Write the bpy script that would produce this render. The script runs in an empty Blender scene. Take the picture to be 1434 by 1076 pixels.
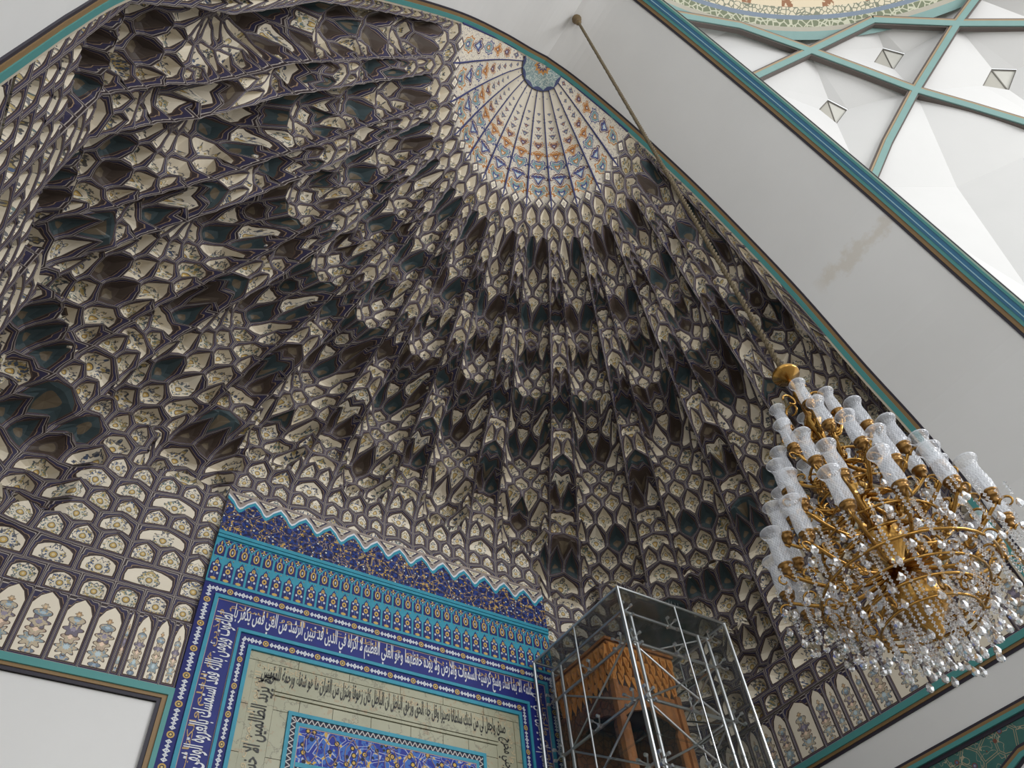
import bpy, bmesh, math, random
from mathutils import Vector, Matrix
R_ = random.Random(7)
C = bpy.context.scene.collection
scn = bpy.context.scene
PI = math.pi

# ------------------------------------------------------------------ camera, world, lights
AX = ((0.8388961610244043, 0.3765151114905375, 0.39305165288774047),
      (-0.5378817760314766, 0.6839728173370286, 0.4928127232096103),
      (-0.08328520896138189, -0.6248340227318897, 0.7763027875802992))
FPX, IW, IH = 1069.0989, 1434.0, 1076.0
EYE = Vector((-4.8584, 0.0, 1.6))
cam = bpy.data.objects.new('camera', bpy.data.cameras.new('camera'))
C.objects.link(cam)
cm = Matrix(((AX[0][0], -AX[0][1], -AX[0][2], EYE.x),
             (AX[1][0], -AX[1][1], -AX[1][2], EYE.y),
             (AX[2][0], -AX[2][1], -AX[2][2], EYE.z), (0, 0, 0, 1)))
cam.matrix_world = cm
cam.data.sensor_width = 36.0
cam.data.lens = 36.0 * FPX / IW
cam.data.clip_end = 300
scn.camera = cam
scn.view_settings.view_transform = 'Standard'
scn.view_settings.look = 'None'
scn.view_settings.gamma = 1
scn.view_settings.use_curve_mapping = False
scn.view_settings.exposure = 0.0

w = bpy.data.worlds.new('sky'); scn.world = w; w.use_nodes = True
w.node_tree.nodes['Background'].inputs[0].default_value = (0.95, 0.975, 1.0, 1)
w.node_tree.nodes['Background'].inputs[1].default_value = 1.25

def area_light(name, loc, target, size, sizey, energy, color):
    l = bpy.data.lights.new(name, 'AREA'); l.shape = 'RECTANGLE'; l.size = size; l.size_y = sizey
    l.energy = energy; l.color = color
    o = bpy.data.objects.new(name, l); C.objects.link(o); o.location = loc
    o.rotation_euler = (Vector(target) - Vector(loc)).to_track_quat('-Z', 'Y').to_euler()
    return o
area_light('courtyard_daylight', (10, -15, 13), (-3, 6, 11), 9, 7, 2600, (0.98, 0.985, 1.0))
area_light('hall_window_light', (-8, -14, 7), (5, 2, 14), 6, 6, 300, (1.0, 0.99, 0.97))

def pix(x, y):                      # a direction of sight in the world, used to measure positions
    a, b = x - IW/2, y - IH/2
    return Vector([AX[i][0]*a + AX[i][1]*b + AX[i][2]*FPX for i in range(3)])
def on_plane(x, y, axis, v):
    d = pix(x, y); return EYE + d * ((v - EYE[axis]) / d[axis])
def project(p):
    q = Vector(p) - EYE
    d = [sum(AX[i][k]*q[i] for i in range(3)) for k in range(3)]
    return (IW/2 + FPX*d[0]/d[2], IH/2 + FPX*d[1]/d[2], d[2])
def lerp(a, b, t): return a + (b - a)*t
def interp(x, xs, ys):
    if x <= xs[0]: return ys[0]
    for i in range(1, len(xs)):
        if x <= xs[i]: return lerp(ys[i-1], ys[i], (x - xs[i-1])/(xs[i]-xs[i-1]))
    return ys[-1]

# ------------------------------------------------------------------ material helpers
class NT:
    def __init__(s, name, rough=0.7, metal=0.0, spec=0.3):
        s.m = bpy.data.materials.new(name); s.m.use_nodes = True
        s.t = s.m.node_tree; s.n = s.t.nodes
        s.b = s.n['Principled BSDF']
        s.b.inputs['Roughness'].default_value = rough
        s.b.inputs['Metallic'].default_value = metal
        s.b.inputs['Specular IOR Level'].default_value = spec
    def put(s, sock, v):
        if hasattr(v, 'is_output'): s.t.links.new(v, sock)
        else:
            try: sock.default_value = v
            except Exception: sock.default_value = (*v, 1) if len(v) == 3 else v
    def node(s, typ, **kw):
        n = s.n.new(typ)
        for k, v in kw.items(): setattr(n, k, v)
        return n
    def math(s, op, a, b=0.0, c=0.0, clamp=False):
        n = s.node('ShaderNodeMath', operation=op); n.use_clamp = clamp
        s.put(n.inputs[0], a); s.put(n.inputs[1], b); s.put(n.inputs[2], c); return n.outputs[0]
    def mix(s, f, a, b):
        n = s.node('ShaderNodeMix', data_type='RGBA')
        s.put(n.inputs[0], f)
        for i, v in ((6, a), (7, b)):
            if hasattr(v, 'is_output'): s.t.links.new(v, n.inputs[i])
            else: n.inputs[i].default_value = (*v, 1)
        return n.outputs[2]
    def band(s, x, lo, hi):         # 1 inside lo..hi
        return s.math('MULTIPLY', s.math('GREATER_THAN', x, lo), s.math('LESS_THAN', x, hi))
    def uv(s):
        n = s.node('ShaderNodeUVMap'); sp = s.node('ShaderNodeSeparateXYZ')
        s.t.links.new(n.outputs[0], sp.inputs[0]); s._uv = n.outputs[0]
        return sp.outputs[0], sp.outputs[1]
    def attr(s, name):
        n = s.node('ShaderNodeAttribute', attribute_name=name)
        sp = s.node('ShaderNodeSeparateColor'); s.t.links.new(n.outputs['Color'], sp.inputs[0])
        return sp.outputs[0], sp.outputs[1], sp.outputs[2]
    def obj(s):
        n = s.node('ShaderNodeTexCoord'); return n.outputs['Object']
    def comb(s, x, y, z=0.0):
        n = s.node('ShaderNodeCombineXYZ'); s.put(n.inputs[0], x); s.put(n.inputs[1], y); s.put(n.inputs[2], z); return n.outputs[0]
    def noise(s, vec, scale, detail=2.0, rough=0.5):
        n = s.node('ShaderNodeTexNoise'); n.inputs['Scale'].default_value = scale
        n.inputs['Detail'].default_value = detail; n.inputs['Roughness'].default_value = rough
        if vec is not None: s.put(n.inputs['Vector'], vec)
        return n.outputs[0]
    def voro(s, vec, scale, feature='F1', rnd=1.0):
        n = s.node('ShaderNodeTexVoronoi', feature=feature); n.inputs['Scale'].default_value = scale
        n.inputs['Randomness'].default_value = rnd
        if vec is not None: s.put(n.inputs['Vector'], vec)
        return n
    def color(s, v): s.put(s.b.inputs['Base Color'], v); return s.m
    def bump(s, h, strength=0.3, dist=0.02):
        n = s.node('ShaderNodeBump'); n.inputs['Strength'].default_value = strength
        n.inputs['Distance'].default_value = dist; s.put(n.inputs['Height'], h)
        s.t.links.new(n.outputs[0], s.b.inputs['Normal'])

def plain(name, col, rough=0.6, metal=0.0, spec=0.4, var=0.06, scale=6.0):
    k = NT(name, rough, metal, spec)
    nz = k.noise(k.obj(), scale, 3)
    k.color(k.mix(nz, [c*(1-var) for c in col], [min(1, c*(1+var)) for c in col]))
    return k.m

def mat_plaster(name, col, stain=False):
    k = NT(name, 0.85, 0, 0.2)
    o = k.obj()
    nz = k.noise(o, 0.7, 4, 0.6); n2 = k.noise(o, 9, 3)
    c = k.mix(nz, [v*0.94 for v in col], [min(1, v*1.03) for v in col])
    c = k.mix(k.math('MULTIPLY', n2, 0.10), c, [v*0.85 for v in col])
    k.bump(k.noise(o, 25, 3), 0.08, 0.01)
    return k.color(c)

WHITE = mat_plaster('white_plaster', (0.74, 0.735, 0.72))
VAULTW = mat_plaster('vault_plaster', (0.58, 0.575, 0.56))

CREAM = (0.78, 0.705, 0.57)
def mat_panel():
    k = NT('painted_panel', 0.55, 0, 0.35)
    u, v = k.uv(); rnd, sc, hood = k.attr('cell')
    x = k.math('SUBTRACT', u, 0.5)
    y = k.math('SUBTRACT', v, 0.45)
    x = k.math('DIVIDE', x, sc); y = k.math('DIVIDE', y, sc)
    r = k.math('SQRT', k.math('ADD', k.math('MULTIPLY', x, x), k.math('MULTIPLY', y, y)))
    a = k.math('ARCTAN2', y, x)
    w1 = k.noise(k.comb(k.math('ABSOLUTE', x), y, k.math('MULTIPLY', rnd, 40)), 9, 2, 0.6)
    # petalled outline of the bouquet
    lobes = k.math('MULTIPLY', k.math('COSINE', k.math('MULTIPLY', a, 8.0)), 0.022)
    R0 = k.math('ADD', k.math('ADD', 0.245, lobes), k.math('MULTIPLY', k.math('SUBTRACT', w1, 0.5), 0.30))
    inside = k.math('LESS_THAN', r, R0)
    edge = k.math('MULTIPLY', k.math('GREATER_THAN', r, k.math('SUBTRACT', R0, 0.028)), inside)
    vo = k.voro(k.comb(k.math('ABSOLUTE', x), y, k.math('MULTIPLY', rnd, 9)), 17, 'F1')
    dots = k.math('LESS_THAN', vo.outputs['Distance'], 0.40)
    blue = k.mix(k.math('GREATER_THAN', rnd, 0.5), (0.075, 0.11, 0.20), (0.14, 0.20, 0.20))
    cr = k.mix(k.noise(k.obj(), 3.0, 3), [c*0.90 for c in CREAM], CREAM)
    fill = k.mix(dots, k.mix(k.math('GREATER_THAN', w1, 0.56), cr, (0.46, 0.36, 0.16)), blue)
    c = k.mix(inside, cr, fill)
    c = k.mix(k.math('MULTIPLY', edge, 0.85), c, (0.06, 0.07, 0.10))
    c = k.mix(k.math('LESS_THAN', r, 0.13), c, (0.62, 0.58, 0.48))
    c = k.mix(k.math('LESS_THAN', r, 0.088), c, (0.09, 0.08, 0.08))
    c = k.mix(k.math('LESS_THAN', r, 0.070), c, (0.50, 0.34, 0.10))
    c = k.mix(k.math('LESS_THAN', r, 0.035), c, (0.62, 0.52, 0.32))
    dark = k.mix(k.math('GREATER_THAN', rnd, 0.6), (0.036, 0.056, 0.062), (0.060, 0.042, 0.032))  # dark teal and brown kite paint, deepened to hold the hoods' shade
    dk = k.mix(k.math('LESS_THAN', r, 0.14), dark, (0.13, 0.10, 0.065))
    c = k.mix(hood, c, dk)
    return k.color(c)
def mat_border():
    k = NT('painted_border', 0.6, 0, 0.3)
    u, v = k.uv()
    nz = k.noise(k.obj(), 4.0, 2)
    dark = k.mix(nz, (0.026, 0.019, 0.024), (0.060, 0.042, 0.042))
    blue = k.mix(nz, (0.022, 0.022, 0.062), (0.058, 0.048, 0.090))
    c = k.mix(k.band(v, 0.34, 0.64), dark, blue)
    c = k.mix(k.band(v, -0.1, 0.06), c, (0.36, 0.32, 0.30))
    c = k.mix(k.band(v, 0.23, 0.30), c, (0.44, 0.39, 0.36))
    c = k.mix(k.band(v, 0.66, 0.72), c, (0.32, 0.22, 0.14))
    c = k.mix(k.band(v, 0.93, 1.2), c, (0.10, 0.065, 0.045))
    return k.color(c)
PANEL = mat_panel(); BORDER = mat_border()

# ------------------------------------------------------------------ object helpers
def empty(name, loc=(0, 0, 0), label=None, cat=None, group=None):
    o = bpy.data.objects.new(name, None); C.objects.link(o); o.location = loc
    tag(o, label, cat, group); return o
def tag(o, label=None, cat=None, group=None, kind=None):
    if label: o['label'] = label
    if cat: o['category'] = cat
    if group: o['group'] = group
    if kind: o['kind'] = kind
    return o
def link(name, me, parent=None):
    o = bpy.data.objects.new(name, me); C.objects.link(o)
    if parent is not None:
        o.parent = parent; o.location = -Vector(parent_origin(parent))
    return o
def parent_origin(p):
    v = Vector((0, 0, 0))
    while p is not None: v = v + Vector(p.location); p = p.parent
    return v
class MB:                            # one mesh: verts in world metres, faces with uv, material and a cell colour
    def __init__(s): s.v = []; s.f = []; s.uv = []; s.mi = []; s.col = []
    def face(s, pts, uvs=None, mi=0, col=(0, 0, 0)):
        i = len(s.v); s.v += [tuple(p) for p in pts]; n = len(pts)
        s.f.append(tuple(range(i, i+n))); s.uv += uvs if uvs else [(0.5, 0.5)]*n
        s.mi.append(mi); s.col += [col]*n
    def add(s, o):
        i = len(s.v); s.v += o.v; s.f += [tuple(j+i for j in f) for f in o.f]
        s.uv += o.uv; s.mi += o.mi; s.col += o.col
    def idx(s, verts, faces, mi=0, uvs=None, col=(0, 0, 0)):
        i = len(s.v); s.v += [tuple(p) for p in verts]
        for f in faces:
            s.f.append(tuple(j+i for j in f)); s.mi.append(mi)
            s.uv += [(uvs[j] if uvs else (0.5, 0.5)) for j in f]; s.col += [col]*len(f)
    def box(s, c, d, mi=0, rot=None):
        hx, hy, hz = d[0]/2, d[1]/2, d[2]/2
        vs = [Vector((x, y, z)) for x in (-hx, hx) for y in (-hy, hy) for z in (-hz, hz)]
        if rot is not None: vs = [rot @ q for q in vs]
        vs = [Vector(c) + q for q in vs]
        s.idx(vs, [(0, 1, 3, 2), (4, 6, 7, 5), (0, 4, 5, 1), (2, 3, 7, 6), (0, 2, 6, 4), (1, 5, 7, 3)], mi)
    def tube(s, pts, r, n=8, mi=0, closed=False, caps=True):
        pts = [Vector(p) for p in pts]; m = len(pts)
        rs = r if isinstance(r, (list, tuple)) else [r]*m
        ring = []; up = None
        for i, p in enumerate(pts):
            a = pts[(i-1) % m] if (closed or i > 0) else p
            b = pts[(i+1) % m] if (closed or i < m-1) else p
            d = (b - a)
            d = d.normalized() if d.length > 1e-9 else Vector((0, 0, 1))
            if up is None: up = Vector((0, 0, 1)) if abs(d.z) < 0.9 else Vector((1, 0, 0))
            x = d.cross(up)
            if x.length < 1e-6: x = d.orthogonal()
            x.normalize(); y = x.cross(d).normalized(); up = y
            ring.append([p + (x*math.cos(2*PI*k/n) + y*math.sin(2*PI*k/n))*rs[i] for k in range(n)])
        vs = [q for g in ring for q in g]; fs = []
        for i in range(m if closed else m-1):
            j = (i+1) % m
            for k in range(n):
                l = (k+1) % n; fs.append((i*n+k, i*n+l, j*n+l, j*n+k))
        if caps and not closed:
            fs.append(tuple(range(n-1, -1, -1))); fs.append(tuple((m-1)*n + k for k in range(n)))
        s.idx(vs, fs, mi)
    def lathe(s, prof, c=(0, 0, 0), n=16, mi=0, axis=None):
        q = Vector((0, 0, 1)).rotation_difference(Vector(axis).normalized()) if axis is not None else None
        vs = []
        for r, z in prof:
            for k in range(n):
                p = Vector((r*math.cos(2*PI*k/n), r*math.sin(2*PI*k/n), z))
                vs.append(Vector(c) + (q @ p if q else p))
        fs = []
        for i in range(len(prof)-1):
            for k in range(n):
                l = (k+1) % n; fs.append((i*n+k, i*n+l, (i+1)*n+l, (i+1)*n+k))
        s.idx(vs, fs, mi)
    def mesh(s, name, mats, smooth=False, weld=True):
        me = bpy.data.meshes.new(name); me.from_pydata(s.v, [], s.f)
        for m in (mats if isinstance(mats, (list, tuple)) else [mats]): me.materials.append(m)
        me.polygons.foreach_set('material_index', s.mi)
        ul = me.uv_layers.new(name='UVMap'); ul.data.foreach_set('uv', [c for q in s.uv for c in q])
        if any(c != (0, 0, 0) for c in s.col):
            ca = me.color_attributes.new('cell', 'FLOAT_COLOR', 'CORNER')
            ca.data.foreach_set('color', [c for q in s.col for c in (*q, 1.0)])
        if smooth: me.polygons.foreach_set('use_smooth', [True]*len(s.f))
        me.update(); return me
    def build(s, name, mats, parent=None, smooth=False):
        return link(name, s.mesh(name, mats, smooth), parent)
def structure(o): o['kind'] = 'structure'; return o

# ------------------------------------------------------------------ the vault surface
YF, YB, XW = 3.3, 10.0, 6.75                     # arch plane, back wall, side walls
# back profile: nominal height -> distance from the axis x = 0, y = YF
ZT = [7.2, 11.3, 12.2, 12.87, 13.35, 14.07, 15.06, 15.84, 16.93, 17.5, 18.1, 18.8, 19.5, 20.05, 20.3]
RT = [6.70, 6.70, 6.2, 5.6, 5.05, 4.42, 3.75, 3.12, 2.42, 2.08, 1.78, 1.38, 0.93, 0.45, 0.02]
ARCH = [(0.0, 20.32), (0.81, 20.17), (1.92, 19.40), (2.99, 18.20), (4.0, 16.75), (5.15, 14.40), (5.83, 12.1), (6.37, 10.6), (6.6, 9.0), (6.64, 0.0)]
def Rb(t): return interp(t, ZT, RT)
ARCHL = [(0.0, 20.32), (0.46, 20.10), (1.26, 19.85), (2.39, 19.06), (3.96, 17.05), (4.6, 16.1), (5.3, 14.95), (5.8, 13.85), (6.2, 12.75), (6.5, 11.6), (6.66, 10.3), (6.70, 9.0), (6.72, 0.0)]
def arch_zl(x): return interp(abs(x), [a for a, b in ARCHL], [b for a, b in ARCHL])
def arch_z(x): return interp(abs(x), [a for a, b in ARCH], [b for a, b in ARCH])
def lift(t, left=False):
    if t < 12.6: return 0.0
    return max(0.0, (arch_zl if left else arch_z)(Rb(t)) - t) * min(1, (t-12.6)/0.8)
def nn(t): return interp(t, [7.2, 8.2, 9.0, 11.3, 13.0, 15.0, 17.5], [60, 26, 10, 4.2, 2.7, 2.2, 2.0])
# niches: (offset in the sector, top, floor, half width, only these sectors or None)
LOW = (0, 1, 2, 9, 10, 11)
NICHES = [(0.5, 16.45, 15.5, 0.33, None), (0.5, 15.42, 14.75, 0.33, None), (0.5, 14.70, 13.85, 0.33, None), (0.5, 13.80, 12.5, 0.33, None),
          (0.5, 12.42, 11.6, 0.25, (4, 5, 6, 7)),
          (0.0, 14.0, 13.2, 0.17, None), (0.0, 15.5, 14.7, 0.17, None), (0.0, 12.75, 11.8, 0.17, None),
          (0.5, 12.1, 11.25, 0.33, (0, 1, 2, 3, 8, 9, 10, 11)),
          (0.5, 11.05, 9.95, 0.33, LOW), (0.5, 9.75, 8.95, 0.33, (2, 9)),
          (0.0, 10.6, 9.3, 0.42, (3, 9)), (0.0, 11.7, 10.7, 0.30, (2, 4, 8, 10))]
def niche_disp(s, t):
    best = 0.0
    t_in = t
    for off, zt, zf, hw, only in NICHES:
        t = t_in
        if not (zf < t <= zt + 0.12): continue
        k = round(s - off)
        if off == 0.5 and not (0 <= k <= 11): continue
        if off == 0.0 and not (1 <= k <= 11): continue
        if only is not None and k not in only: continue
        ds = abs(s - k - off)
        zd = zt - 0.45
        if ds >= hw: continue
        e = 1.0 if t < zd else math.sqrt(max(0.0, 1 - min(1.0, (t-zd)/(zt-zd))**2*0.72))
        if t > zt: e *= 1 - (t-zt)/0.12
        t = min(t, zt)
        rr = Rb(zf) if zf > 11.3 else Rb(zf)
        d = 0.95*(rr - Rb(t)) if zf > 11.3 else 0.0
        if zf <= 11.7: d = max(d, 0.45 if hw > 0.2 else 0.22)
        best = max(best, d*e*math.sqrt(1-(ds/hw)**2))
    t = t_in
    if 11.9 < t < 16.3:
        ds = abs((s % 1.0) - 0.5)
        if ds < 0.33: best += 0.26*min(1, (t-11.9)/0.4)*min(1, (16.3-t)/0.5)*math.sqrt(1-(ds/0.33)**2)
    return best
def vault_pos(s, t, z=None):
    if z is None: z = t
    th = s*PI/12; c, sn = math.cos(th), math.sin(th)
    n = nn(t); g = (abs(c)**n + abs(sn)**n + 1e-12)**(-1.0/n)
    r = (Rb(t) + niche_disp(s, t))*g
    deg = min(s, 12-s)*15.0
    wgt = max(0.0, 1-deg/48.0)**2
    return Vector((r*c, YF + 0.02 + r*sn, z + wgt*lift(t, s > 6)))

ROWS = [8.17, 8.55, 8.95, 9.3, 9.62, 9.94, 10.26, 10.58, 10.9, 11.2, 11.48]
while ROWS[-1] < 17.05: ROWS.append(ROWS[-1] + (0.25 if ROWS[-1] < 14.8 else 0.27))
ROWS[-1] = 17.25
def partition(j):
    t = 0.5*(ROWS[j] + ROWS[j+1]); odd = j % 2
    if t > 16.5: L = [0, 0.5] if odd else [0.25, 0.75]
    elif t > 15.0: L = [0.17, 0.5, 0.83] if odd else [0.0, 0.17, 0.335, 0.665, 0.83]
    elif t > 11.4: L = [0.17, 0.39, 0.61, 0.83] if odd else [0.0, 0.17, 0.28, 0.5, 0.72, 0.83]
    else: L = [0.17, 0.39, 0.61, 0.83] if odd else [0.0, 0.17, 0.34, 0.5, 0.66, 0.83]
    b = sorted(k + x for k in range(12) for x in L if 0 <= k + x < 12)
    if b[0] > 1e-6: b = [0.0] + b
    return b + [12.0]
PART = [partition(j) for j in range(len(ROWS)-1)]
def zig(j):                          # boundary below row j: high over the middles of the row underneath
    z = ROWS[j]
    a = 0.0 if z < 9.2 else (0.05 if z < 11.4 else 0.065)
    if j == 0 or a == 0 or j == len(ROWS)-1 and False: return None
    b = PART[j-1]; xs = []; ys = []
    for i in range(len(b)-1):
        xs += [b[i], 0.5*(b[i]+b[i+1])]; ys += [z - a, z + a]
    xs.append(b[-1]); ys.append(z - a)
    return xs, ys
ZIG = [zig(j) for j in range(len(ROWS))]
def zb(j, s):
    if ZIG[j] is None: return ROWS[j]
    xs, ys = ZIG[j]
    lo, hi = 0, len(xs)-1
    while hi - lo > 1:
        m = (lo+hi)//2
        if xs[m] <= s: lo = m
        else: hi = m
    f = (s - xs[lo])/max(1e-9, xs[hi]-xs[lo])
    return lerp(ys[lo], ys[hi], min(1, max(0, f)))

OUT_UV = [(-1, -1), (-.5, -1), (0, -1), (.5, -1), (1, -1), (1, -.2), (1, .45), (1, 1), (.5, 1), (0, 1), (-.5, 1), (-1, 1), (-1, .45), (-1, -.2)]
PAN_UV = [(-.92, -.86), (-.5, -.92), (0, -.92), (.5, -.92), (.92, -.86), (.95, -.2), (.9, .35), (.66, .66), (.36, .86), (0, .98), (-.36, .86), (-.66, .66), (-.9, .35), (-.95, -.2)]
AXIS = Vector((0, YF, 0))
def make_cell(P, scoop, rnd, hood, bw=0.045, flat=False):
    # P(u, v) -> world point; outline at |u|,|v| = 1
    out = [P(*q) for q in OUT_UV]
    W = (P(1, 0) - P(-1, 0)).length; H = (P(0, 1) - P(0, -1)).length
    c = P(0, -0.05)
    fu = max(0.35, 1 - 2*bw/max(W, .05)); fv = max(0.35, 1 - 2*bw/max(H, .05))
    nrm = (P(.6, 0) - P(-.6, 0)).cross(P(0, .6) - P(0, -.6))
    if nrm.length < 1e-9: return None, None, 0
    nrm.normalize()
    if nrm.dot(c - Vector((0, YF - 2.5, c.z - 1.0))) < 0: nrm = -nrm
    def pan(k, d): return [P(u*fu*k, v*fv*k - (1-k)*0.12) + nrm*d for u, v in PAN_UV]
    ring = pan(1, 0.02); mid = pan(0.60, 0.02 + scoop*0.72); cen = c + nrm*(0.02 + scoop)
    m = MB(); n = len(OUT_UV)
    asp = W/max(H, 1e-3); sc = min(1.0, max(0.28, asp*0.95))*(1.3 + 0.3*((rnd*7.3) % 1))
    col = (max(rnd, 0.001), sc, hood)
    U = lambda q, k: (0.5 + 0.5*q[0]*k*asp*fu, 0.5 + 0.5*q[1]*k*fv)
    for i in range(n):
        j = (i+1) % n
        m.face([out[i], out[j], ring[j], ring[i]], [(0, 0), (1, 0), (1, 1), (0, 1)], 1, col)
        if flat: continue
        m.face([ring[i], ring[j], mid[j], mid[i]], [U(PAN_UV[i], 1), U(PAN_UV[j], 1), U(PAN_UV[j], .6), U(PAN_UV[i], .6)], 0, col)
        m.face([mid[i], mid[j], cen], [U(PAN_UV[i], .6), U(PAN_UV[j], .6), (0.5, 0.475)], 0, col)
    if flat:
        m.face(ring, [U(q, 1) for q in PAN_UV], 0, col)
    # size in the picture
    pr = [project(p) for p in out]
    if min(p[2] for p in pr) < 0.5: return m, c, 0
    ar = 0.5*abs(sum(pr[i][0]*pr[(i+1) % n][1] - pr[(i+1) % n][0]*pr[i][1] for i in range(n)))
    cx, cy, cd = project(c)
    if not (-20 < cx < IW+20 and -20 < cy < IH+20): ar *= 0.02
    return m, c, ar

cells = []; wallcells = {'wall_back': [], 'wall_right': [], 'wall_left': []}
for j in range(len(ROWS)-1):
    b = PART[j]
    for i in range(len(b)-1):
        s0, s1 = b[i], b[i+1]
        def P(u, v, s0=s0, s1=s1, j=j):
            s = lerp(s0, s1, (u+1)/2); t0, t1 = zb(j, s), zb(j+1, s)
            f = (v+1)/2
            return vault_pos(s, lerp(t0, t1, f**1.9), lerp(t0, t1, f))
        sm = 0.5*(s0+s1); tm = 0.5*(ROWS[j]+ROWS[j+1])
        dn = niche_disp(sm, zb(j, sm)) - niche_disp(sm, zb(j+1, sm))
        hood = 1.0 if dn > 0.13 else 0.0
        wv = (P(1, 0) - P(-1, 0)).length
        p0 = P(0, 0)
        flatzone = tm < 11.9 and (abs(p0.y - YB) < 0.16 or abs(abs(p0.x) - 6.7) < 0.13) and niche_disp(sm, tm) < 0.02
        if abs(p0.x) < 3.05 and p0.y > YB - 0.3 and P(0, 1).z < 10.72: continue
        scoop = (0.02 if abs(p0.y - YB) < 0.16 else 0.20) if flatzone else min(0.17, 0.42*wv)
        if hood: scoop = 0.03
        # long cells under the hoods are broken into a stack of shorter ones
        vs = [-1 + i/6 for i in range(13)]; cum = [0.0]
        for v0, v1 in zip(vs, vs[1:]): cum.append(cum[-1] + (P(0, v1) - P(0, v0)).length)
        wmid = (P(1, 0) - P(-1, 0)).length
        nsub = 1 if flatzone else max(1, min(4, round(cum[-1]/max(0.12, 1.45*min(wmid, 0.40)))))
        cut = [interp(cum[-1]*q/nsub, cum, vs) for q in range(nsub+1)]
        for q in range(nsub):
            def P2(u, v, a_=cut[q], b_=cut[q+1]):
                bow = 0.0
                if nsub > 1:                        # the joint between two of them is pointed like the rest
                    k0 = 0 if q == 0 else 0.16; k1 = 0 if q == nsub-1 else 0.16
                    bow = lerp(k0, k1, (v+1)/2)*(0.5-abs(u))*(b_-a_)
                return P(u, min(1, max(-1, lerp(a_, b_, (v+1)/2) + bow)))
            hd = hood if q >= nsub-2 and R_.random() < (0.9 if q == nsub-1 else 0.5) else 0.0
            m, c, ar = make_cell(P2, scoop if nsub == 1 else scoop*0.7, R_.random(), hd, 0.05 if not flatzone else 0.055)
            if m is None: continue
            cells.append((ar, m, c, tm))
cells.sort(key=lambda q: -q[0])
vault = empty('muqarnas_vault', (0, YF, 7.2), 'honeycomb stalactite half-dome of cream painted cells filling the deep niche', 'vault')
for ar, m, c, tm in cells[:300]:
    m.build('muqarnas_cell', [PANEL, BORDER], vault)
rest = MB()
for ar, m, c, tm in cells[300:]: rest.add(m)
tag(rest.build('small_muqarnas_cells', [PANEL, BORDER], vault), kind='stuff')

# ------------------------------------------------------------------ ribbed shell at the apex
def mat_gore():
    k = NT('shell_painting', 0.55, 0, 0.3)
    u, v = k.uv()                                     # metres across and metres up from the scalloped edge
    u = k.math('MULTIPLY', u, 0.80)
    ax_ = k.math('ABSOLUTE', u)
    nz = k.noise(k.comb(ax_, v, 0), 14, 2)
    c = k.mix(k.noise(k.obj(), 2.5, 3), (0.52, 0.465, 0.37), (0.60, 0.54, 0.44))
    # thin scrolling stems and leaves between the medallions
    lines = k.band(nz, 0.47, 0.50)
    c = k.mix(k.math('MULTIPLY', lines, k.math('LESS_THAN', v, 1.9)), c, (0.13, 0.11, 0.14))
    vo = k.voro(k.comb(ax_, v, 0), 13, 'F1')
    c = k.mix(k.math('LESS_THAN', vo.outputs['Distance'], 0.20), c, (0.20, 0.20, 0.26))
    def med(c, v0, R, n, amp, col, ring, core, ph=0.0):
        y = k.math('SUBTRACT', v, v0)
        r = k.math('SQRT', k.math('ADD', k.math('MULTIPLY', u, u), k.math('MULTIPLY', y, y)))
        a = k.math('ARCTAN2', k.math('ABSOLUTE', y), ax_)
        lo = k.math('ADD', 1.0, k.math('MULTIPLY', k.math('COSINE', k.math('ADD', k.math('MULTIPLY', a, n), ph)), amp))
        q = k.math('DIVIDE', r, k.math('MULTIPLY', lo, R))
        c = k.mix(k.math('LESS_THAN', q, 1.22), c, ring)
        c = k.mix(k.math('LESS_THAN', q, 1.0), c, (0.62, 0.55, 0.42))
        c = k.mix(k.math('LESS_THAN', q, 0.90), c, col)
        c = k.mix(k.band(nz, 0.45, 0.50), c, k.mix(k.math('LESS_THAN', q, 0.9), c, ring))
        c = k.mix(k.math('LESS_THAN', q, 0.42), c, core)
        return k.mix(k.math('LESS_THAN', q, 0.2), c, (0.60, 0.53, 0.42))
    OR = (0.36, 0.15, 0.035); TE = (0.17, 0.27, 0.27); BL = (0.040, 0.055, 0.17); PU = (0.10, 0.045, 0.055)
    c = med(c, 0.46, 0.165, 8, 0.10, TE, OR, BL)
    c = med(c, 0.86, 0.130, 4, 0.22, BL, PU, (0.30, 0.40, 0.48))
    c = med(c, 1.24, 0.130, 8, 0.10, TE, BL, OR)
    c = med(c, 1.56, 0.100, 4, 0.25, OR, OR, PU)
    c = med(c, 1.86, 0.082, 8, 0.12, PU, OR, BL)
    c = med(c, 2.12, 0.048, 4, 0.2, BL, PU, TE)
    c = med(c, 2.34, 0.040, 4, 0.2, PU, BL, OR)
    c = med(c, 2.54, 0.032, 4, 0.2, BL, PU, TE)
    c = med(c, 2.74, 0.026, 4, 0.2, BL, PU, TE)
    return k.color(c)
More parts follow.
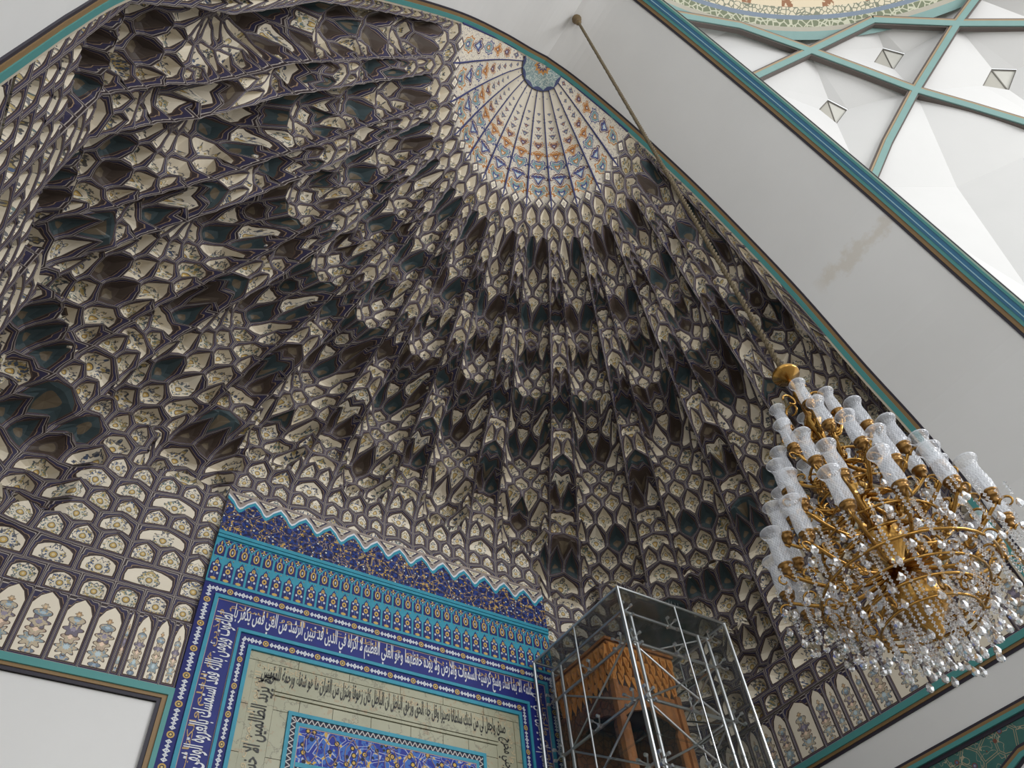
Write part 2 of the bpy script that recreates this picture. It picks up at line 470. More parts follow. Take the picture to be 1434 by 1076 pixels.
def mat_rosette():
    k = NT('shell_rosette', 0.55, 0, 0.3)
    u, v = k.uv(); a = v                               # radius in metres, angle
    lo = k.math('MULTIPLY', k.math('ABSOLUTE', k.math('SINE', k.math('MULTIPLY', a, 6.0))), 0.05)
    q = k.math('ADD', u, lo)
    nz = k.noise(k.obj(), 16, 2)
    c = k.mix(k.band(nz, 0.46, 0.54), (0.17, 0.24, 0.24), (0.42, 0.45, 0.40))
    c = k.mix(k.math('LESS_THAN', q, 0.26), c, (0.40, 0.19, 0.05))
    c = k.mix(k.math('LESS_THAN', q, 0.20), c, (0.07, 0.05, 0.09))
    c = k.mix(k.math('LESS_THAN', q, 0.15), c, (0.44, 0.40, 0.33))
    c = k.mix(k.math('LESS_THAN', q, 0.09), c, (0.05, 0.05, 0.10))
    c = k.mix(k.math('GREATER_THAN', q, 0.53), c, (0.04, 0.05, 0.12))
    return k.color(c)
GORE, ROS = mat_gore(), mat_rosette()
BLUELINE = plain('shell_rib_blue', (0.035, 0.04, 0.13), 0.5)
shell = empty('ribbed_shell', (0, YF, 20.3), 'cream fan shaped half-dome at the apex with painted medallions between blue ribs', 'vault')
TOPT = 20.0
def fan_pos(s, t, d=0.0):
    p = vault_pos(s, t)
    if d:
        th = s*PI/12; p = p + Vector((math.cos(th), math.sin(th), 0.6))*d
    return p
NJ = len(ROWS)-1
for kx in range(12):
    m = MB(); ns, nt = 8, 14; g = []
    for i in range(ns+1):
        s = kx + i/ns; col = []
        t0 = zb(NJ, s)
        for q in range(nt+1):
            t = lerp(t0, TOPT, q/nt); u = i/ns
            p = fan_pos(s, t, 0.035*math.sin(PI*u)*(1-q/nt*0.8))
            col.append(p)
        g.append(col)
    for i in range(ns):
        for q in range(nt):
            P4 = [(i, q), (i+1, q), (i+1, q+1), (i, q+1)]
            L = sum((g[4][x+1]-g[4][x]).length for x in range(nt))
            uv = []
            for a, b in P4:
                wd = (g[ns][b]-g[0][b]).length
                uv.append(((a/ns-0.5)*wd, b/nt*L))
            m.face([g[a][b] for a, b in P4], uv, 0)
    m.build('gore', GORE, shell)
for kx in range(13):
    m = MB(); s = min(12-1e-3, max(1e-3, kx))
    pts = [fan_pos(s, lerp(zb(NJ, s)+0.02, TOPT, q/12), -0.012) for q in range(13)]
    m.tube(pts, [lerp(0.024, 0.010, q/12) for q in range(13)], 6)
    m.build('rib', BLUELINE, shell)
m = MB()
for i in range(48):
    a, b = 12*i/48, 12*(i+1)/48
    for q in range(4):
        t0, t1 = lerp(TOPT-0.06, 20.28, q/4), lerp(TOPT-0.06, 20.28, (q+1)/4)
        P4 = [fan_pos(a, t0, -.03), fan_pos(b, t0, -.03), fan_pos(b, t1, -.03), fan_pos(a, t1, -.03)]
        m.face(P4, [(Rb(t0), a*PI/12), (Rb(t0), b*PI/12), (Rb(t1), b*PI/12), (Rb(t1), a*PI/12)])
m.build('rosette', ROS, shell)
# diamond tiles that hang along the scalloped edge
m0 = None
bl = PART[NJ-1]
for s in bl:
    if s < 0.2 or s > 11.8: continue
    z0 = zb(NJ, s); dz, dsn = 0.15, 0.20
    poly = lambda f: [fan_pos(s, z0 + dz*(1-f) - 0.02, -.02 - .02*(1-f)), fan_pos(s+dsn*f, z0+dz, -.02), fan_pos(s, z0+dz*(1+f), -.02), fan_pos(s-dsn*f, z0+dz, -.02)]
    A, B = poly(1.0), poly(0.60)
    m = MB()
    for i in range(4):
        j = (i+1) % 4
        m.face([A[i], A[j], B[j], B[i]], [(0, 0), (1, 0), (1, 1), (0, 1)], 1, (0.5, 0.5, 0))
    m.face(B, [(0.5, 0.1), (0.9, 0.45), (0.5, 0.8), (0.1, 0.45)], 0, (0.3, 0.7, 0))
    m.build('diamond_tile', [PANEL, BORDER], shell)

# ------------------------------------------------------------------ walls of the niche and their mouldings
TURQ = plain('turquoise_paint', (0.075, 0.27, 0.26), 0.45)
GOLDP = plain('ochre_paint', (0.24, 0.15, 0.065), 0.5)
DARKP = plain('dark_line_paint', (0.030, 0.026, 0.038), 0.5)
BLUEP = plain('blue_paint', (0.035, 0.14, 0.25), 0.45)
PALEL = plain('pale_blue_line', (0.30, 0.50, 0.58), 0.5)
CREAMP = plain('cream_moulding', (0.52, 0.46, 0.36), 0.6)
BACKING = plain('plaster_shell', (0.35, 0.31, 0.27), 0.9)
def boxes(name, mat, lst, parent=None):
    m = MB()
    for c, d in lst: m.box(c, d)
    return m.build(name, mat, parent)
structure(boxes('floor', plain('stone_floor', (0.30, 0.27, 0.23), 0.5), [((0, -6, -0.1), (34, 34, 0.2))]))
structure(boxes('wall_back', WHITE, [((0, 10.47, 3.5), (15.4, 0.88, 7.0))]))
structure(boxes('wall_right', WHITE, [((7.2, 6.65, 3.5), (0.9, 6.7, 7.0))]))
structure(boxes('wall_left', WHITE, [((-7.2, 6.65, 3.5), (0.9, 6.7, 7.0))]))
structure(boxes('backing_shell', BACKING, [((0, 11.0, 14), (17, 0.3, 14.4)), ((8.3, 7, 14), (0.3, 8, 14.4)), ((-8.3, 7, 14), (0.3, 8, 14.4)), ((0, 7.2, 21.4), (17, 8, 0.3)),  # unseen backing boxes added behind the cells so no light leaks through
    ((0, 10.5, 6.9), (15, 0.8, 0.2)), ((7.3, 6.7, 6.9), (0.9, 6.6, 0.2)), ((-7.3, 6.7, 6.9), (0.9, 6.6, 0.2))]))
# springing moulding: turquoise, ochre and dark fillets round the three walls, down beside the tiled frame
def moulding(name, side):
    e = structure(empty(name))
    spec = [('turquoise_fillet', TURQ, 7.09, 7.19, 0.06), ('ochre_fillet', GOLDP, 7.045, 7.09, 0.035), ('dark_fillet', DARKP, 7.00, 7.045, 0.02)]
    for nm, mt, z0, z1, pr in spec:
        if side == 'back':
            off = {'turquoise_fillet': 0.0, 'ochre_fillet': 0.062, 'dark_fillet': 0.125}[nm]
            wd = {'turquoise_fillet': 0.062, 'ochre_fillet': 0.063, 'dark_fillet': 0.05}[nm]
            x1 = 3.14 + off
            L = []
            for sg in (-1, 1):
                L.append((((6.75+x1)/2*sg, 10-pr/2, (z0+z1)/2), (6.75-x1, pr, z1-z0)))
                L.append(((sg*(x1+wd/2), 10-pr/2, z0/2), (wd, pr, z0)))
            boxes(nm, mt, L, e)
        else:
            sg = 1 if side == 'right' else -1
            boxes(nm, mt, [((sg*(6.75-pr/2), 6.65, (z0+z1)/2), (pr, 6.7, z1-z0))], e)
moulding('trim_2', 'back'); moulding('trim_3', 'right'); moulding('trim_4', 'left')

# tall painted panels above the moulding
def mat_tall():
    k = NT('tall_painted_panel', 0.55, 0, 0.3)
    u, v = k.uv(); rnd, tone, _ = k.attr('cell')        # u, v in metres from the panel's foot centre
    ax_ = k.math('ABSOLUTE', u)
    nz = k.noise(k.comb(ax_, v, k.math('MULTIPLY', rnd, 20)), 11, 2)
    c = k.mix(k.noise(k.obj(), 3, 3), [q*0.92 for q in CREAM], CREAM)
    lst = [(0.10, 0.055, 4, (0.17, 0.22, 0.28)), (0.25, 0.095, 8, (0.27, 0.33, 0.35)), (0.39, 0.075, 5, (0.45, 0.34, 0.26)), (0.50, 0.085, 6, (0.17, 0.15, 0.19)), (0.63, 0.07, 3, (0.22, 0.28, 0.32)), (0.72, 0.032, 5, (0.42, 0.28, 0.15))]
    stem = k.math('MULTIPLY', k.math('LESS_THAN', ax_, 0.010), k.band(v, 0.08, 0.72))
    c = k.mix(stem, c, (0.20, 0.15, 0.10))
    for v0, R, n, col in lst:
        y = k.math('SUBTRACT', v, v0)
        x = k.math('DIVIDE', ax_, tone)
        r = k.math('SQRT', k.math('ADD', k.math('MULTIPLY', x, x), k.math('MULTIPLY', y, y)))
        a = k.math('ARCTAN2', y, x)
        q = k.math('DIVIDE', r, k.math('MULTIPLY', k.math('ADD', 1.0, k.math('MULTIPLY', k.math('COSINE', k.math('MULTIPLY', a, n)), 0.22)), R))
        c = k.mix(k.math('LESS_THAN', q, 1.12), c, (0.12, 0.08, 0.06))
        c = k.mix(k.math('LESS_THAN', q, 0.98), c, k.mix(k.band(nz, 0.42, 0.53), col, (0.50, 0.42, 0.30)))
        c = k.mix(k.math('LESS_THAN', q, 0.35), c, [min(1, z*1.8) for z in col])
    return k.color(c)
TALL = mat_tall()
def tall_panel(org, du, up, nrm, x0, x1, parent, rnd):
    # org: foot of the wall strip, du: along the wall, nrm: out of the wall
    z0, z1, h = 0.07, 0.94, 0.0
    W = x1 - x0; hw = W/2 - 0.045; cx = (x0+x1)/2
    Pt = lambda x, z, d: org + du*(cx+x) + up*z + nrm*d
    O = [(-W/2, 0), (W/2, 0), (W/2, 0.5), (W/2, 0.965), (W/4, 0.965), (0, 0.965), (-W/4, 0.965), (-W/2, 0.965), (-W/2, 0.5)]
    I = [(-hw, z0), (hw, z0), (hw, 0.5), (hw, 0.74), (hw*0.62, 0.86), (0, z1), (-hw*0.62, 0.86), (-hw, 0.74), (-hw, 0.5)]
    m = MB(); n = len(O); tone = max(0.3, min(1.25, hw/0.13))
    for i in range(n):
        j = (i+1) % n
        m.face([Pt(*O[i], 0.02), Pt(*O[j], 0.02), Pt(*I[j], 0.0), Pt(*I[i], 0.0)], [(0, 0), (1, 0), (1, 1), (0, 1)], 1, (max(rnd, .01), tone, 0))
    m.face([Pt(*q, 0.0) for q in I], [q for q in I], 0, (max(rnd, .01), tone, 0))
    m.build('tall_panel', [TALL, BORDER], parent)
band_e = empty('painted_panel_band', (0, 10, 7.2), 'row of tall cream panels with flower stems above the turquoise moulding', 'wall panels')
UPV = Vector((0, 0, 1))
xs = [-6.72, -6.3, -5.92, -5.54, -5.16, -4.74, -4.35, -3.98, -3.85, -3.6, -3.36, -3.15]
for a, b in zip(xs, xs[1:]):
    tall_panel(Vector((0, 9.985, 7.19)), Vector((1, 0, 0)), UPV, Vector((0, -1, 0)), a, b, band_e, R_.random())
    tall_panel(Vector((0, 9.985, 7.19)), Vector((1, 0, 0)), UPV, Vector((0, -1, 0)), -b, -a, band_e, R_.random())
ys = [3.4, 3.85, 4.5, 4.94, 5.37, 5.98, 6.38, 6.61, 6.95, 7.19, 7.53, 8.10, 8.45, 8.80, 9.05, 9.4, 9.72, 9.96]
for a, b in zip(ys, ys[1:]):
    tall_panel(Vector((6.735, 0, 7.19)), Vector((0, 1, 0)), UPV, Vector((-1, 0, 0)), a, b, band_e, R_.random())
    tall_panel(Vector((-6.735, 0, 7.19)), Vector((0, 1, 0)), UPV, Vector((1, 0, 0)), a, b, band_e, R_.random())

# ------------------------------------------------------------------ arch in front of the niche
def prof_half(A):
    L = []; n = len(A)
    def cr(p0, p1, p2, p3, t):
        return tuple(0.5*((2*p1[i]) + (-p0[i]+p2[i])*t + (2*p0[i]-5*p1[i]+4*p2[i]-p3[i])*t*t + (-p0[i]+3*p1[i]-3*p2[i]+p3[i])*t**3) for i in (0, 1))
    for i in range(n-1):
        p1, p2 = A[i], A[i+1]
        p0 = A[i-1] if i > 0 else (2*p1[0]-p2[0], 2*p1[1]-p2[1]); p3 = A[i+2] if i+2 < n-1 else (2*p2[0]-p1[0], 2*p2[1]-p1[1])
        k = 6 if i < n-2 else 1
        for q in range(k): L.append(cr(p0, p1, p2, p3, q/k))
    L.append(A[-1])
    return L
PROF = [(-x, z) for x, z in reversed(prof_half(ARCHL))] + prof_half(ARCH)[1:]
Y2 = 1.04
def arch_strip(prof_y0, prof_y1, h0, h1):
    # a bar following the arch between two depths; h0, h1: height above the soffit (towards the opening) of its two faces
    m = MB(); n = len(PROF); ring = []
    for i, (x, z) in enumerate(PROF):
        a = PROF[max(0, i-1)]; b = PROF[min(n-1, i+1)]
        t = Vector((b[0]-a[0], 0, b[1]-a[1])).normalized(); nr = Vector((t.z, 0, -t.x))   # towards the opening
        p = Vector((x, 0, z))
        ring.append([p + nr*h1 + Vector((0, prof_y0, 0)), p + nr*h1 + Vector((0, prof_y1, 0)), p + nr*h0 + Vector((0, prof_y1, 0)), p + nr*h0 + Vector((0, prof_y0, 0))])
    for i in range(n-1):
        for k in range(4):
            l = (k+1) % 4
            m.face([ring[i][k], ring[i+1][k], ring[i+1][l], ring[i][l]])
    return m
def arch_hit(px, py):
    best = None
    for i in range(200):
        y = lerp(0.9, 3.3, i/199); p = on_plane(px, py, 1, y); e = abs(p.z - arch_z(p.x))
        if best is None or e < best[0]: best = (e, p)
    return best[1]
def mat_stained(A, B):
    k = NT('stained_plaster', 0.85, 0, 0.2); o = k.obj(); col = (0.74, 0.735, 0.72)
    nz = k.noise(o, 0.7, 4, 0.6)
    c = k.mix(nz, [v*0.93 for v in col], [v*1.03 for v in col])
    def vm(op, a, b):
        n = k.node('ShaderNodeVectorMath', operation=op); k.put(n.inputs[0], a); k.put(n.inputs[1], b); return n
    D = B - A; rel = vm('SUBTRACT', o, tuple(A)).outputs[0]
    t = k.math('DIVIDE', vm('DOT_PRODUCT', rel, tuple(D)).outputs['Value'], D.length_squared)
    sc = k.node('ShaderNodeVectorMath', operation='SCALE'); sc.inputs[0].default_value = tuple(D); k.put(sc.inputs['Scale'], t)
    d = vm('LENGTH', vm('SUBTRACT', rel, sc.outputs[0]).outputs[0], (0, 0, 0)).outputs['Value']
    n2 = k.noise(o, 3.0, 4, 0.65)
    lim = k.math('ADD', k.math('MULTIPLY', k.math('SUBTRACT', n2, 0.5), 0.75), 0.20)
    msk = k.math('MULTIPLY', k.math('DIVIDE', k.math('SUBTRACT', lim, d), 0.14, 0, True), k.math('MULTIPLY', k.math('SUBTRACT', 0.62, k.math('ABSOLUTE', k.math('SUBTRACT', t, 0.5))), 6.0, 0, True))
    c = k.mix(k.math('MULTIPLY', msk, 0.55), c, (0.60, 0.545, 0.46))
    return k.color(c)
structure(arch_strip(Y2, YF, -0.7, 0.0).build('ceiling_arch', mat_stained(arch_hit(1152, 396), arch_hit(1250, 306)), None))
t5 = structure(empty('trim_5'))
arch_strip(YF-0.07, YF+0.02, -0.05, 0.04).build('turquoise_fillet', TURQ, t5)
arch_strip(YF-0.13, YF-0.07, -0.05, 0.03).build('ochre_fillet', GOLDP, t5)
arch_strip(YF-0.17, YF-0.13, -0.05, 0.02).build('dark_fillet', DARKP, t5)
arch_strip(YF+0.02, YF+0.06, -0.05, 0.035).build('cream_fillet', CREAMP, t5)
t6 = structure(empty('trim_6'))
for nm, mt, a, b, hgt in (('dark_fillet', DARKP, 0.0, 0.05, 0.02), ('ochre_fillet', GOLDP, -0.07, 0.0, 0.04), ('turquoise_fillet', TURQ, -0.13, -0.07, 0.06),
                          ('blue_fillet', BLUEP, -0.17, -0.13, 0.07), ('pale_fillet', PALEL, -0.185, -0.17, 0.075), ('dark_blue_fillet', BLUEP, -0.25, -0.185, 0.05), ('outer_fillet', TURQ, -0.29, -0.25, 0.06), ('pale_green_fillet', plain('pale_green_paint', (0.36, 0.46, 0.38), 0.5), -0.315, -0.29, 0.05), ('edge_line', DARKP, -0.33, -0.315, 0.04)):
    arch_strip(Y2+a, Y2+b, -0.1, hgt).build(nm, mt, t6)

# ------------------------------------------------------------------ ribbed vault of the hall in front, with the ring of its dome
HC = Vector((0, -8.7, 13.513)); HR = math.sqrt((8.7+1.05)**2 + (20.2-13.513)**2)
def on_sphere(x, y, R=None):
    R = R or HR
    d = pix(x, y).normalized(); o = EYE - HC
    b = o.dot(d); c = o.dot(o) - R*R
    return EYE + d*(-b + math.sqrt(max(0, b*b-c)))
def outn(p): return (p - HC).normalized()
GLASSW = plain('window_grille_glass', (0.50, 0.49, 0.44), 0.4)
GLASSD = plain('window_glass_painted_shade', (0.40, 0.385, 0.335), 0.4)  # same glass in a darker tone: shade past the crease painted in
LEAD = plain('window_lead', (0.16, 0.15, 0.13), 0.6)
def vault_poly(name, px):
    m = MB(); P = [on_sphere(*q, HR+0.16) for q in px]; n = len(P)
    c = sum(P, Vector())/n; N = outn(c)
    # the web is a shallow folded pyramid
    c = c + N*0.35
    for i in range(n): m.face([P[i], P[(i+1) % n], c])
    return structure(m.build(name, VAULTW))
def vault_web(name, px, win, wname, deep=0.45):
    # four sided web that folds up to a small square window
    P = [on_sphere(*q, HR+0.12) for q in px]; Wn = [on_sphere(*q, HR+deep) for q in win]
    m = MB(); n = len(P)
    for i in range(n):
        j = (i+1) % n; m.face([P[i], P[j], Wn[j], Wn[i]])
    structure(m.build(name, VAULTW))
    e = structure(empty(wname))
    N = outn(sum(Wn, Vector())/4)
    g = [p + N*0.05 for p in Wn]; c = sum(g, Vector())/4
    a = MB(); a.face([g[0], g[1], g[2]]); a.build('pane', GLASSW, e)
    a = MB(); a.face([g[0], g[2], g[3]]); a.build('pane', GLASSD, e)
    b = MB()
    for i in range(4): b.tube([g[i], g[(i+1) % 4]], 0.022, 4)
    b.tube([g[0], g[2]], 0.018, 4)
    b.build('window_frame', LEAD, e)
vault_web('ceiling_web_1', [(1046, 114), (1134, 72), (1281, 127), (1212, 262)], [(1160, 139), (1187, 153), (1172, 173), (1147, 153)], 'window_1')
vault_web('ceiling_web_2', [(1134, 72), (1222, 28), (1339, 34), (1281, 127)], [(1237, 67), (1267, 75), (1252, 97), (1224, 87)], 'window_2')
vault_web('ceiling_web_3', [(1281, 127), (1339, 34), (1560, 33), (1520, 200)], [(1389, 96), (1424, 97), (1413, 126), (1376, 120)], 'window_3')
vault_poly('ceiling_web_4', [(880, -8), (960, 22), (1035, 38), (1134, 72), (1046, 116), (900, 30)])
vault_poly('ceiling_web_5', [(1030, 34), (1060, 42), (1090, 45), (1120, 46), (1150, 45), (1185, 39), (1222, 28), (1134, 72)])
vault_poly('ceiling_web_6', [(1222, 28), (1280, 10), (1369, -2), (1339, 34)])
vault_poly('ceiling_web_7', [(1339, 34), (1369, -2), (1560, -10), (1560, 33)])
m = MB()
A0, A1, A2, A3, A4 = on_sphere(1281, 127, HR+.12), on_sphere(1208, 262, HR+.12), on_sphere(1442, 460, HR+.12), on_sphere(1530, 420, HR+.12), on_sphere(1500, 190, HR+.12)
F1, F2 = on_sphere(1340, 262, HR+0.35), on_sphere(1440, 405, HR+0.2)
m.face([A0, A1, F1]); m.face([A1, A2, F2, F1]); m.face([A0, F1, A4]); m.face([F1, F2, A3, A4]); m.face([A2, A3, F2])
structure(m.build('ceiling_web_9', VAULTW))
RIBT = plain('rib_turquoise', (0.17, 0.285, 0.265), 0.5); RIBE = plain('rib_edge', (0.105, 0.085, 0.075), 0.5); RIBO = plain('rib_ochre', (0.30, 0.22, 0.13), 0.5)
def ribbar(name, px, wd=0.26):
    P = []
    for (a, b) in zip(px, px[1:]):
        for q in range(6): P.append(on_sphere(lerp(a[0], b[0], q/6), lerp(a[1], b[1], q/6)))
    P.append(on_sphere(*px[-1]))
    e = structure(empty(name))
    def strip(nm, mt, o0, o1, hgt):
        m = MB(); ring = []
        for i, p in enumerate(P):
            t = (P[min(i+1, len(P)-1)] - P[max(i-1, 0)]).normalized(); N = outn(p); x = t.cross(N).normalized()
            ring.append([p + x*o0 - N*hgt, p + x*o1 - N*hgt, p + x*o1 + N*0.1, p + x*o0 + N*0.1])
        for i in range(len(P)-1):
            for k in range(4): m.face([ring[i][k], ring[i+1][k], ring[i+1][(k+1) % 4], ring[i][(k+1) % 4]])
        m.build(nm, mt, e)
    strip('turquoise_fillet', RIBT, -wd*0.36, wd*0.18, 0.065)
    strip('ochre_fillet', RIBO, wd*0.18, wd*0.36, 0.055)
    strip('edge_fillet', RIBE, wd*0.36, wd*0.52, 0.03)
    strip('edge_fillet', RIBE, -wd*0.48, -wd*0.36, 0.03)
ribbar('trim_7', [(940, 21), (1035, 37), (1134, 72), (1210, 100), (1281, 127), (1360, 150), (1445, 176)])
ribbar('trim_8', [(1055, 109), (1134, 72), (1222, 29)])
ribbar('trim_9', [(1222, 29), (1340, 34), (1450, 34)])
ribbar('backing_shell0', [(1221, 250), (1242, 200), (1281, 127), (1339, 34), (1372, -10)])
def mat_ringband(name, bg, fg, scale):
    k = NT(name, 0.6, 0, 0.3)
    n1 = k.voro(k.obj(), scale, 'DISTANCE_TO_EDGE').outputs['Distance']
    return k.color(k.mix(k.math('LESS_THAN', n1, 0.09), bg, fg))
def ringband(name, mat, r0, z0, r1, z1):
    m = MB(); n = 72
    a0, a1 = 0.15*PI, 0.62*PI
    for i in range(n):
        a, b = lerp(a0, a1, i/n), lerp(a0, a1, (i+1)/n)
        pt = lambda r, z, t: HC + Vector((r*math.cos(t), r*math.sin(t), z - HC.z))
        m.face([pt(r0, z0, a), pt(r0, z0, b), pt(r1, z1, b), pt(r1, z1, a)], [(a*9, 0), (b*9, 0), (b*9, 1), (a*9, 1)])
    return m.build(name, mat, ring_e)
ring_e = structure(empty('ceiling_dome', (0, -8.7, 20.4)))
ringband('turquoise_fillet', RIBT, 9.76, 20.42, 9.60, 20.55)
ringband('stone_band', plain('stone_band', (0.34, 0.32, 0.26), 0.6), 9.60, 20.55, 9.53, 20.66)
ringband('lattice_band', mat_ringband('green_lattice', (0.15, 0.17, 0.105), (0.44, 0.44, 0.33), 7), 9.53, 20.66, 9.40, 20.80)
ringband('blue_fillet', plain('slate_blue', (0.15, 0.19, 0.24), 0.5), 9.40, 20.80, 9.32, 20.88)
ringband('scroll_band', mat_ringband('scroll_band', (0.56, 0.50, 0.37), (0.17, 0.18, 0.13), 9), 9.32, 20.88, 9.17, 21.02)
def mat_dome():
    k = NT('dome_painting', 0.6, 0, 0.3); u, v = k.uv()
    f = k.math('SUBTRACT', k.math('FRACT', u), 0.5)
    d = k.math('SQRT', k.math('ADD', k.math('MULTIPLY', f, f), k.math('MULTIPLY', k.math('SUBTRACT', v, 0.02), k.math('SUBTRACT', v, 0.02))))
    nz = k.noise(k.obj(), 8, 2)
    m_ = k.math('MULTIPLY', k.math('LESS_THAN', d, 0.14), k.math('GREATER_THAN', nz, 0.47))
    return k.color(k.mix(m_, (0.60, 0.51, 0.36), (0.25, 0.12, 0.06)))
ringband('dome_shell', mat_dome(), 9.17, 21.02, 5.5, 24.0)

# ------------------------------------------------------------------ tiled prayer niche on the back wall
NAVY = (0.012, 0.020, 0.165)
def mat_strip():
    k = NT('star_and_diamond_strip', 0.5, 0, 0.25)
    u, v = k.uv()                                   # u metres along, v -1..1 across
    f = k.math('SUBTRACT', k.math('FRACT', k.math('DIVIDE', u, 0.40)), 0.5)   # rosette in the middle of each repeat
    x = k.math('MULTIPLY', f, 0.40); y = k.math('MULTIPLY', v, 0.085); ay = k.math('ABSOLUTE', y); ax_ = k.math('ABSOLUTE', x)
    c = k.mix(k.noise(k.obj(), 5, 2), (0.012, 0.016, 0.10), NAVY)
    r = k.math('SQRT', k.math('ADD', k.math('MULTIPLY', x, x), k.math('MULTIPLY', y, y)))
    c = k.mix(k.math('LESS_THAN', r, 0.045), c, (0.50, 0.33, 0.10))
    c = k.mix(k.math('LESS_THAN', r, 0.026), c, (0.03, 0.025, 0.05))
    c = k.mix(k.math('LESS_THAN', r, 0.014), c, (0.60, 0.48, 0.22))
    W_ = (0.62, 0.64, 0.66)
    for x0, sx, sy in ((0.088, 0.030, 0.040), (0.145, 0.026, 0.034), (0.200, 0.036, 0.046)):
        d = k.math('ADD', k.math('DIVIDE', k.math('ABSOLUTE', k.math('SUBTRACT', ax_, x0)), sx), k.math('DIVIDE', ay, sy))
        c = k.mix(k.math('LESS_THAN', d, 1.0), c, W_)
        c = k.mix(k.math('LESS_THAN', d, 0.45), c, (0.06, 0.09, 0.30))
    c = k.mix(k.math('MULTIPLY', k.math('LESS_THAN', ay, 0.006), k.math('GREATER_THAN', ax_, 0.06)), c, W_)
    return k.color(c)
def mat_floral(name, bg1, bg2, scale, petal, dot, gold):
    k = NT(name, 0.5, 0, 0.25)
    o = k.uv(); vec = k._uv
    vo = k.voro(vec, scale, 'F1', 0.75)
    D = vo.outputs['Distance']; sp = k.node('ShaderNodeSeparateColor'); k.t.links.new(vo.outputs['Color'], sp.inputs[0]); cr = sp.outputs[0]
    ed = k.voro(vec, scale*0.5, 'DISTANCE_TO_EDGE', 0.7).outputs['Distance']
    nz = k.noise(vec, scale*1.3, 2)
    c = k.mix(k.math('GREATER_THAN', nz, 0.5), bg1, bg2)
    c = k.mix(k.band(ed, 0.05, 0.075), c, petal)
    c = k.mix(k.math('MULTIPLY', k.math('LESS_THAN', ed, 0.05), k.math('GREATER_THAN', nz, 0.56)), c, gold)
    c = k.mix(k.math('LESS_THAN', D, 0.34), c, (0.012, 0.012, 0.03))
    c = k.mix(k.math('LESS_THAN', D, 0.22), c, k.mix(k.math('GREATER_THAN', cr, 0.55), dot, gold))
    c = k.mix(k.math('LESS_THAN', D, 0.08), c, (0.03, 0.04, 0.16))
    return k.color(c)
def mat_arch_tile(name, cols):
    # a little flowering plant: u -1..1 across, v 0..1 up
    k = NT(name, 0.5, 0, 0.25); u, v = k.uv(); au = k.math('ABSOLUTE', u)
    c = k.mix(k.noise(k.obj(), 6, 2), (0.012, 0.016, 0.075), (0.022, 0.03, 0.17))
    G = (0.52, 0.34, 0.10); W_ = (0.50, 0.53, 0.60); Y = 2.4
    def dot(c, u0, v0, ru, rv, col):
        a = k.math('DIVIDE', k.math('SUBTRACT', au, u0), ru); b = k.math('DIVIDE', k.math('SUBTRACT', v, v0), rv)
        d = k.math('ADD', k.math('MULTIPLY', a, a), k.math('MULTIPLY', b, b))
        return k.mix(k.math('LESS_THAN', d, 1.0), c, col)
    for q in cols: c = dot(c, *[G if z == 'G' else W_ if z == 'W' else (0.02, 0.02, 0.05) if z == 'D' else (0.10, 0.20, 0.42) if z == 'B' else z for z in q])
    return k.color(c)
STRIP = mat_strip()
MOSAIC = mat_floral('flower_mosaic', (0.010, 0.012, 0.06), (0.015, 0.04, 0.20), 13, (0.30, 0.22, 0.12), (0.62, 0.64, 0.66), (0.52, 0.32, 0.06))
FLORAL = mat_floral('blue_floral_tile', (0.015, 0.03, 0.26), (0.04, 0.13, 0.42), 8, (0.40, 0.42, 0.55), (0.55, 0.35, 0.08), (0.56, 0.36, 0.07))
PLANT = mat_arch_tile('flower_stem_tile', [(0, .5, .05, .45, 'B'), (0.55, .30, .22, .05, 'W'), (0.5, .66, .22, .045, 'W'), (0, .06, .55, .06, 'G'), (0, .47, .48, .115, 'G'), (0, .47, .2, .045, 'D'), (0, .80, .32, .07, 'G'), (0, .80, .1, .03, 'D'), (0.22, .74, .12, .04, 'G')])
LOTUS = mat_arch_tile('lotus_tile', [(0, .36, .62, .27, 'G'), (0, .36, .34, .20, 'D'), (0, .36, .14, .10, 'W'), (0, .78, .14, .13, 'G'), (0.6, .66, .12, .12, 'B')])
CUER = plain('turquoise_tile', (0.035, 0.26, 0.36), 0.45, 0, 0.3, 0.18, 9)
CUERD = plain('turquoise_tile_dark', (0.02, 0.16, 0.22), 0.5, 0, 0.25)
LAPIS = plain('lapis_tile', NAVY, 0.45, 0, 0.3, 0.25, 5)
WHITEG = plain('white_glaze', (0.66, 0.67, 0.70), 0.35, 0, 0.5)
GOLDG = plain('gold_glaze', (0.42, 0.27, 0.10), 0.35, 0, 0.5)
BLACKG = plain('black_letter', (0.012, 0.012, 0.012), 0.4)
PINKL = plain('pink_line', (0.36, 0.25, 0.25), 0.4)
def mat_marble():
    k = NT('green_onyx', 0.35, 0, 0.5); o = k.obj()
    n1 = k.noise(o, 1.6, 5, 0.6); n2 = k.noise(o, 7, 4, 0.7)
    c = k.mix(n1, (0.235, 0.24, 0.155), (0.43, 0.415, 0.295))
    c = k.mix(k.math('MULTIPLY', k.band(n2, 0.60, 0.9), 0.6), c, (0.34, 0.24, 0.14))
    c = k.mix(k.math('MULTIPLY', k.band(n1, 0.485, 0.50), 0.55), c, (0.14, 0.13, 0.09))
    return k.color(c)
ONYX = mat_marble()
YW = 9.95
mihrab = empty('tiled_mihrab', (0, 10, 0), 'tall blue and turquoise tiled prayer niche frame with white inscription on back wall', 'mihrab')
def slab(name, mat, x0, x1, z0, z1, y=YW, th=0.06, parent=None, uvf=None):
    m = MB(); m.box(((x0+x1)/2, y+th/2, (z0+z1)/2), (x1-x0, th, z1-z0))
    if uvf:
        m.uv = [uvf(m.v[i]) for f in m.f for i in f]
    return m.build(name, mat, parent or mihrab)
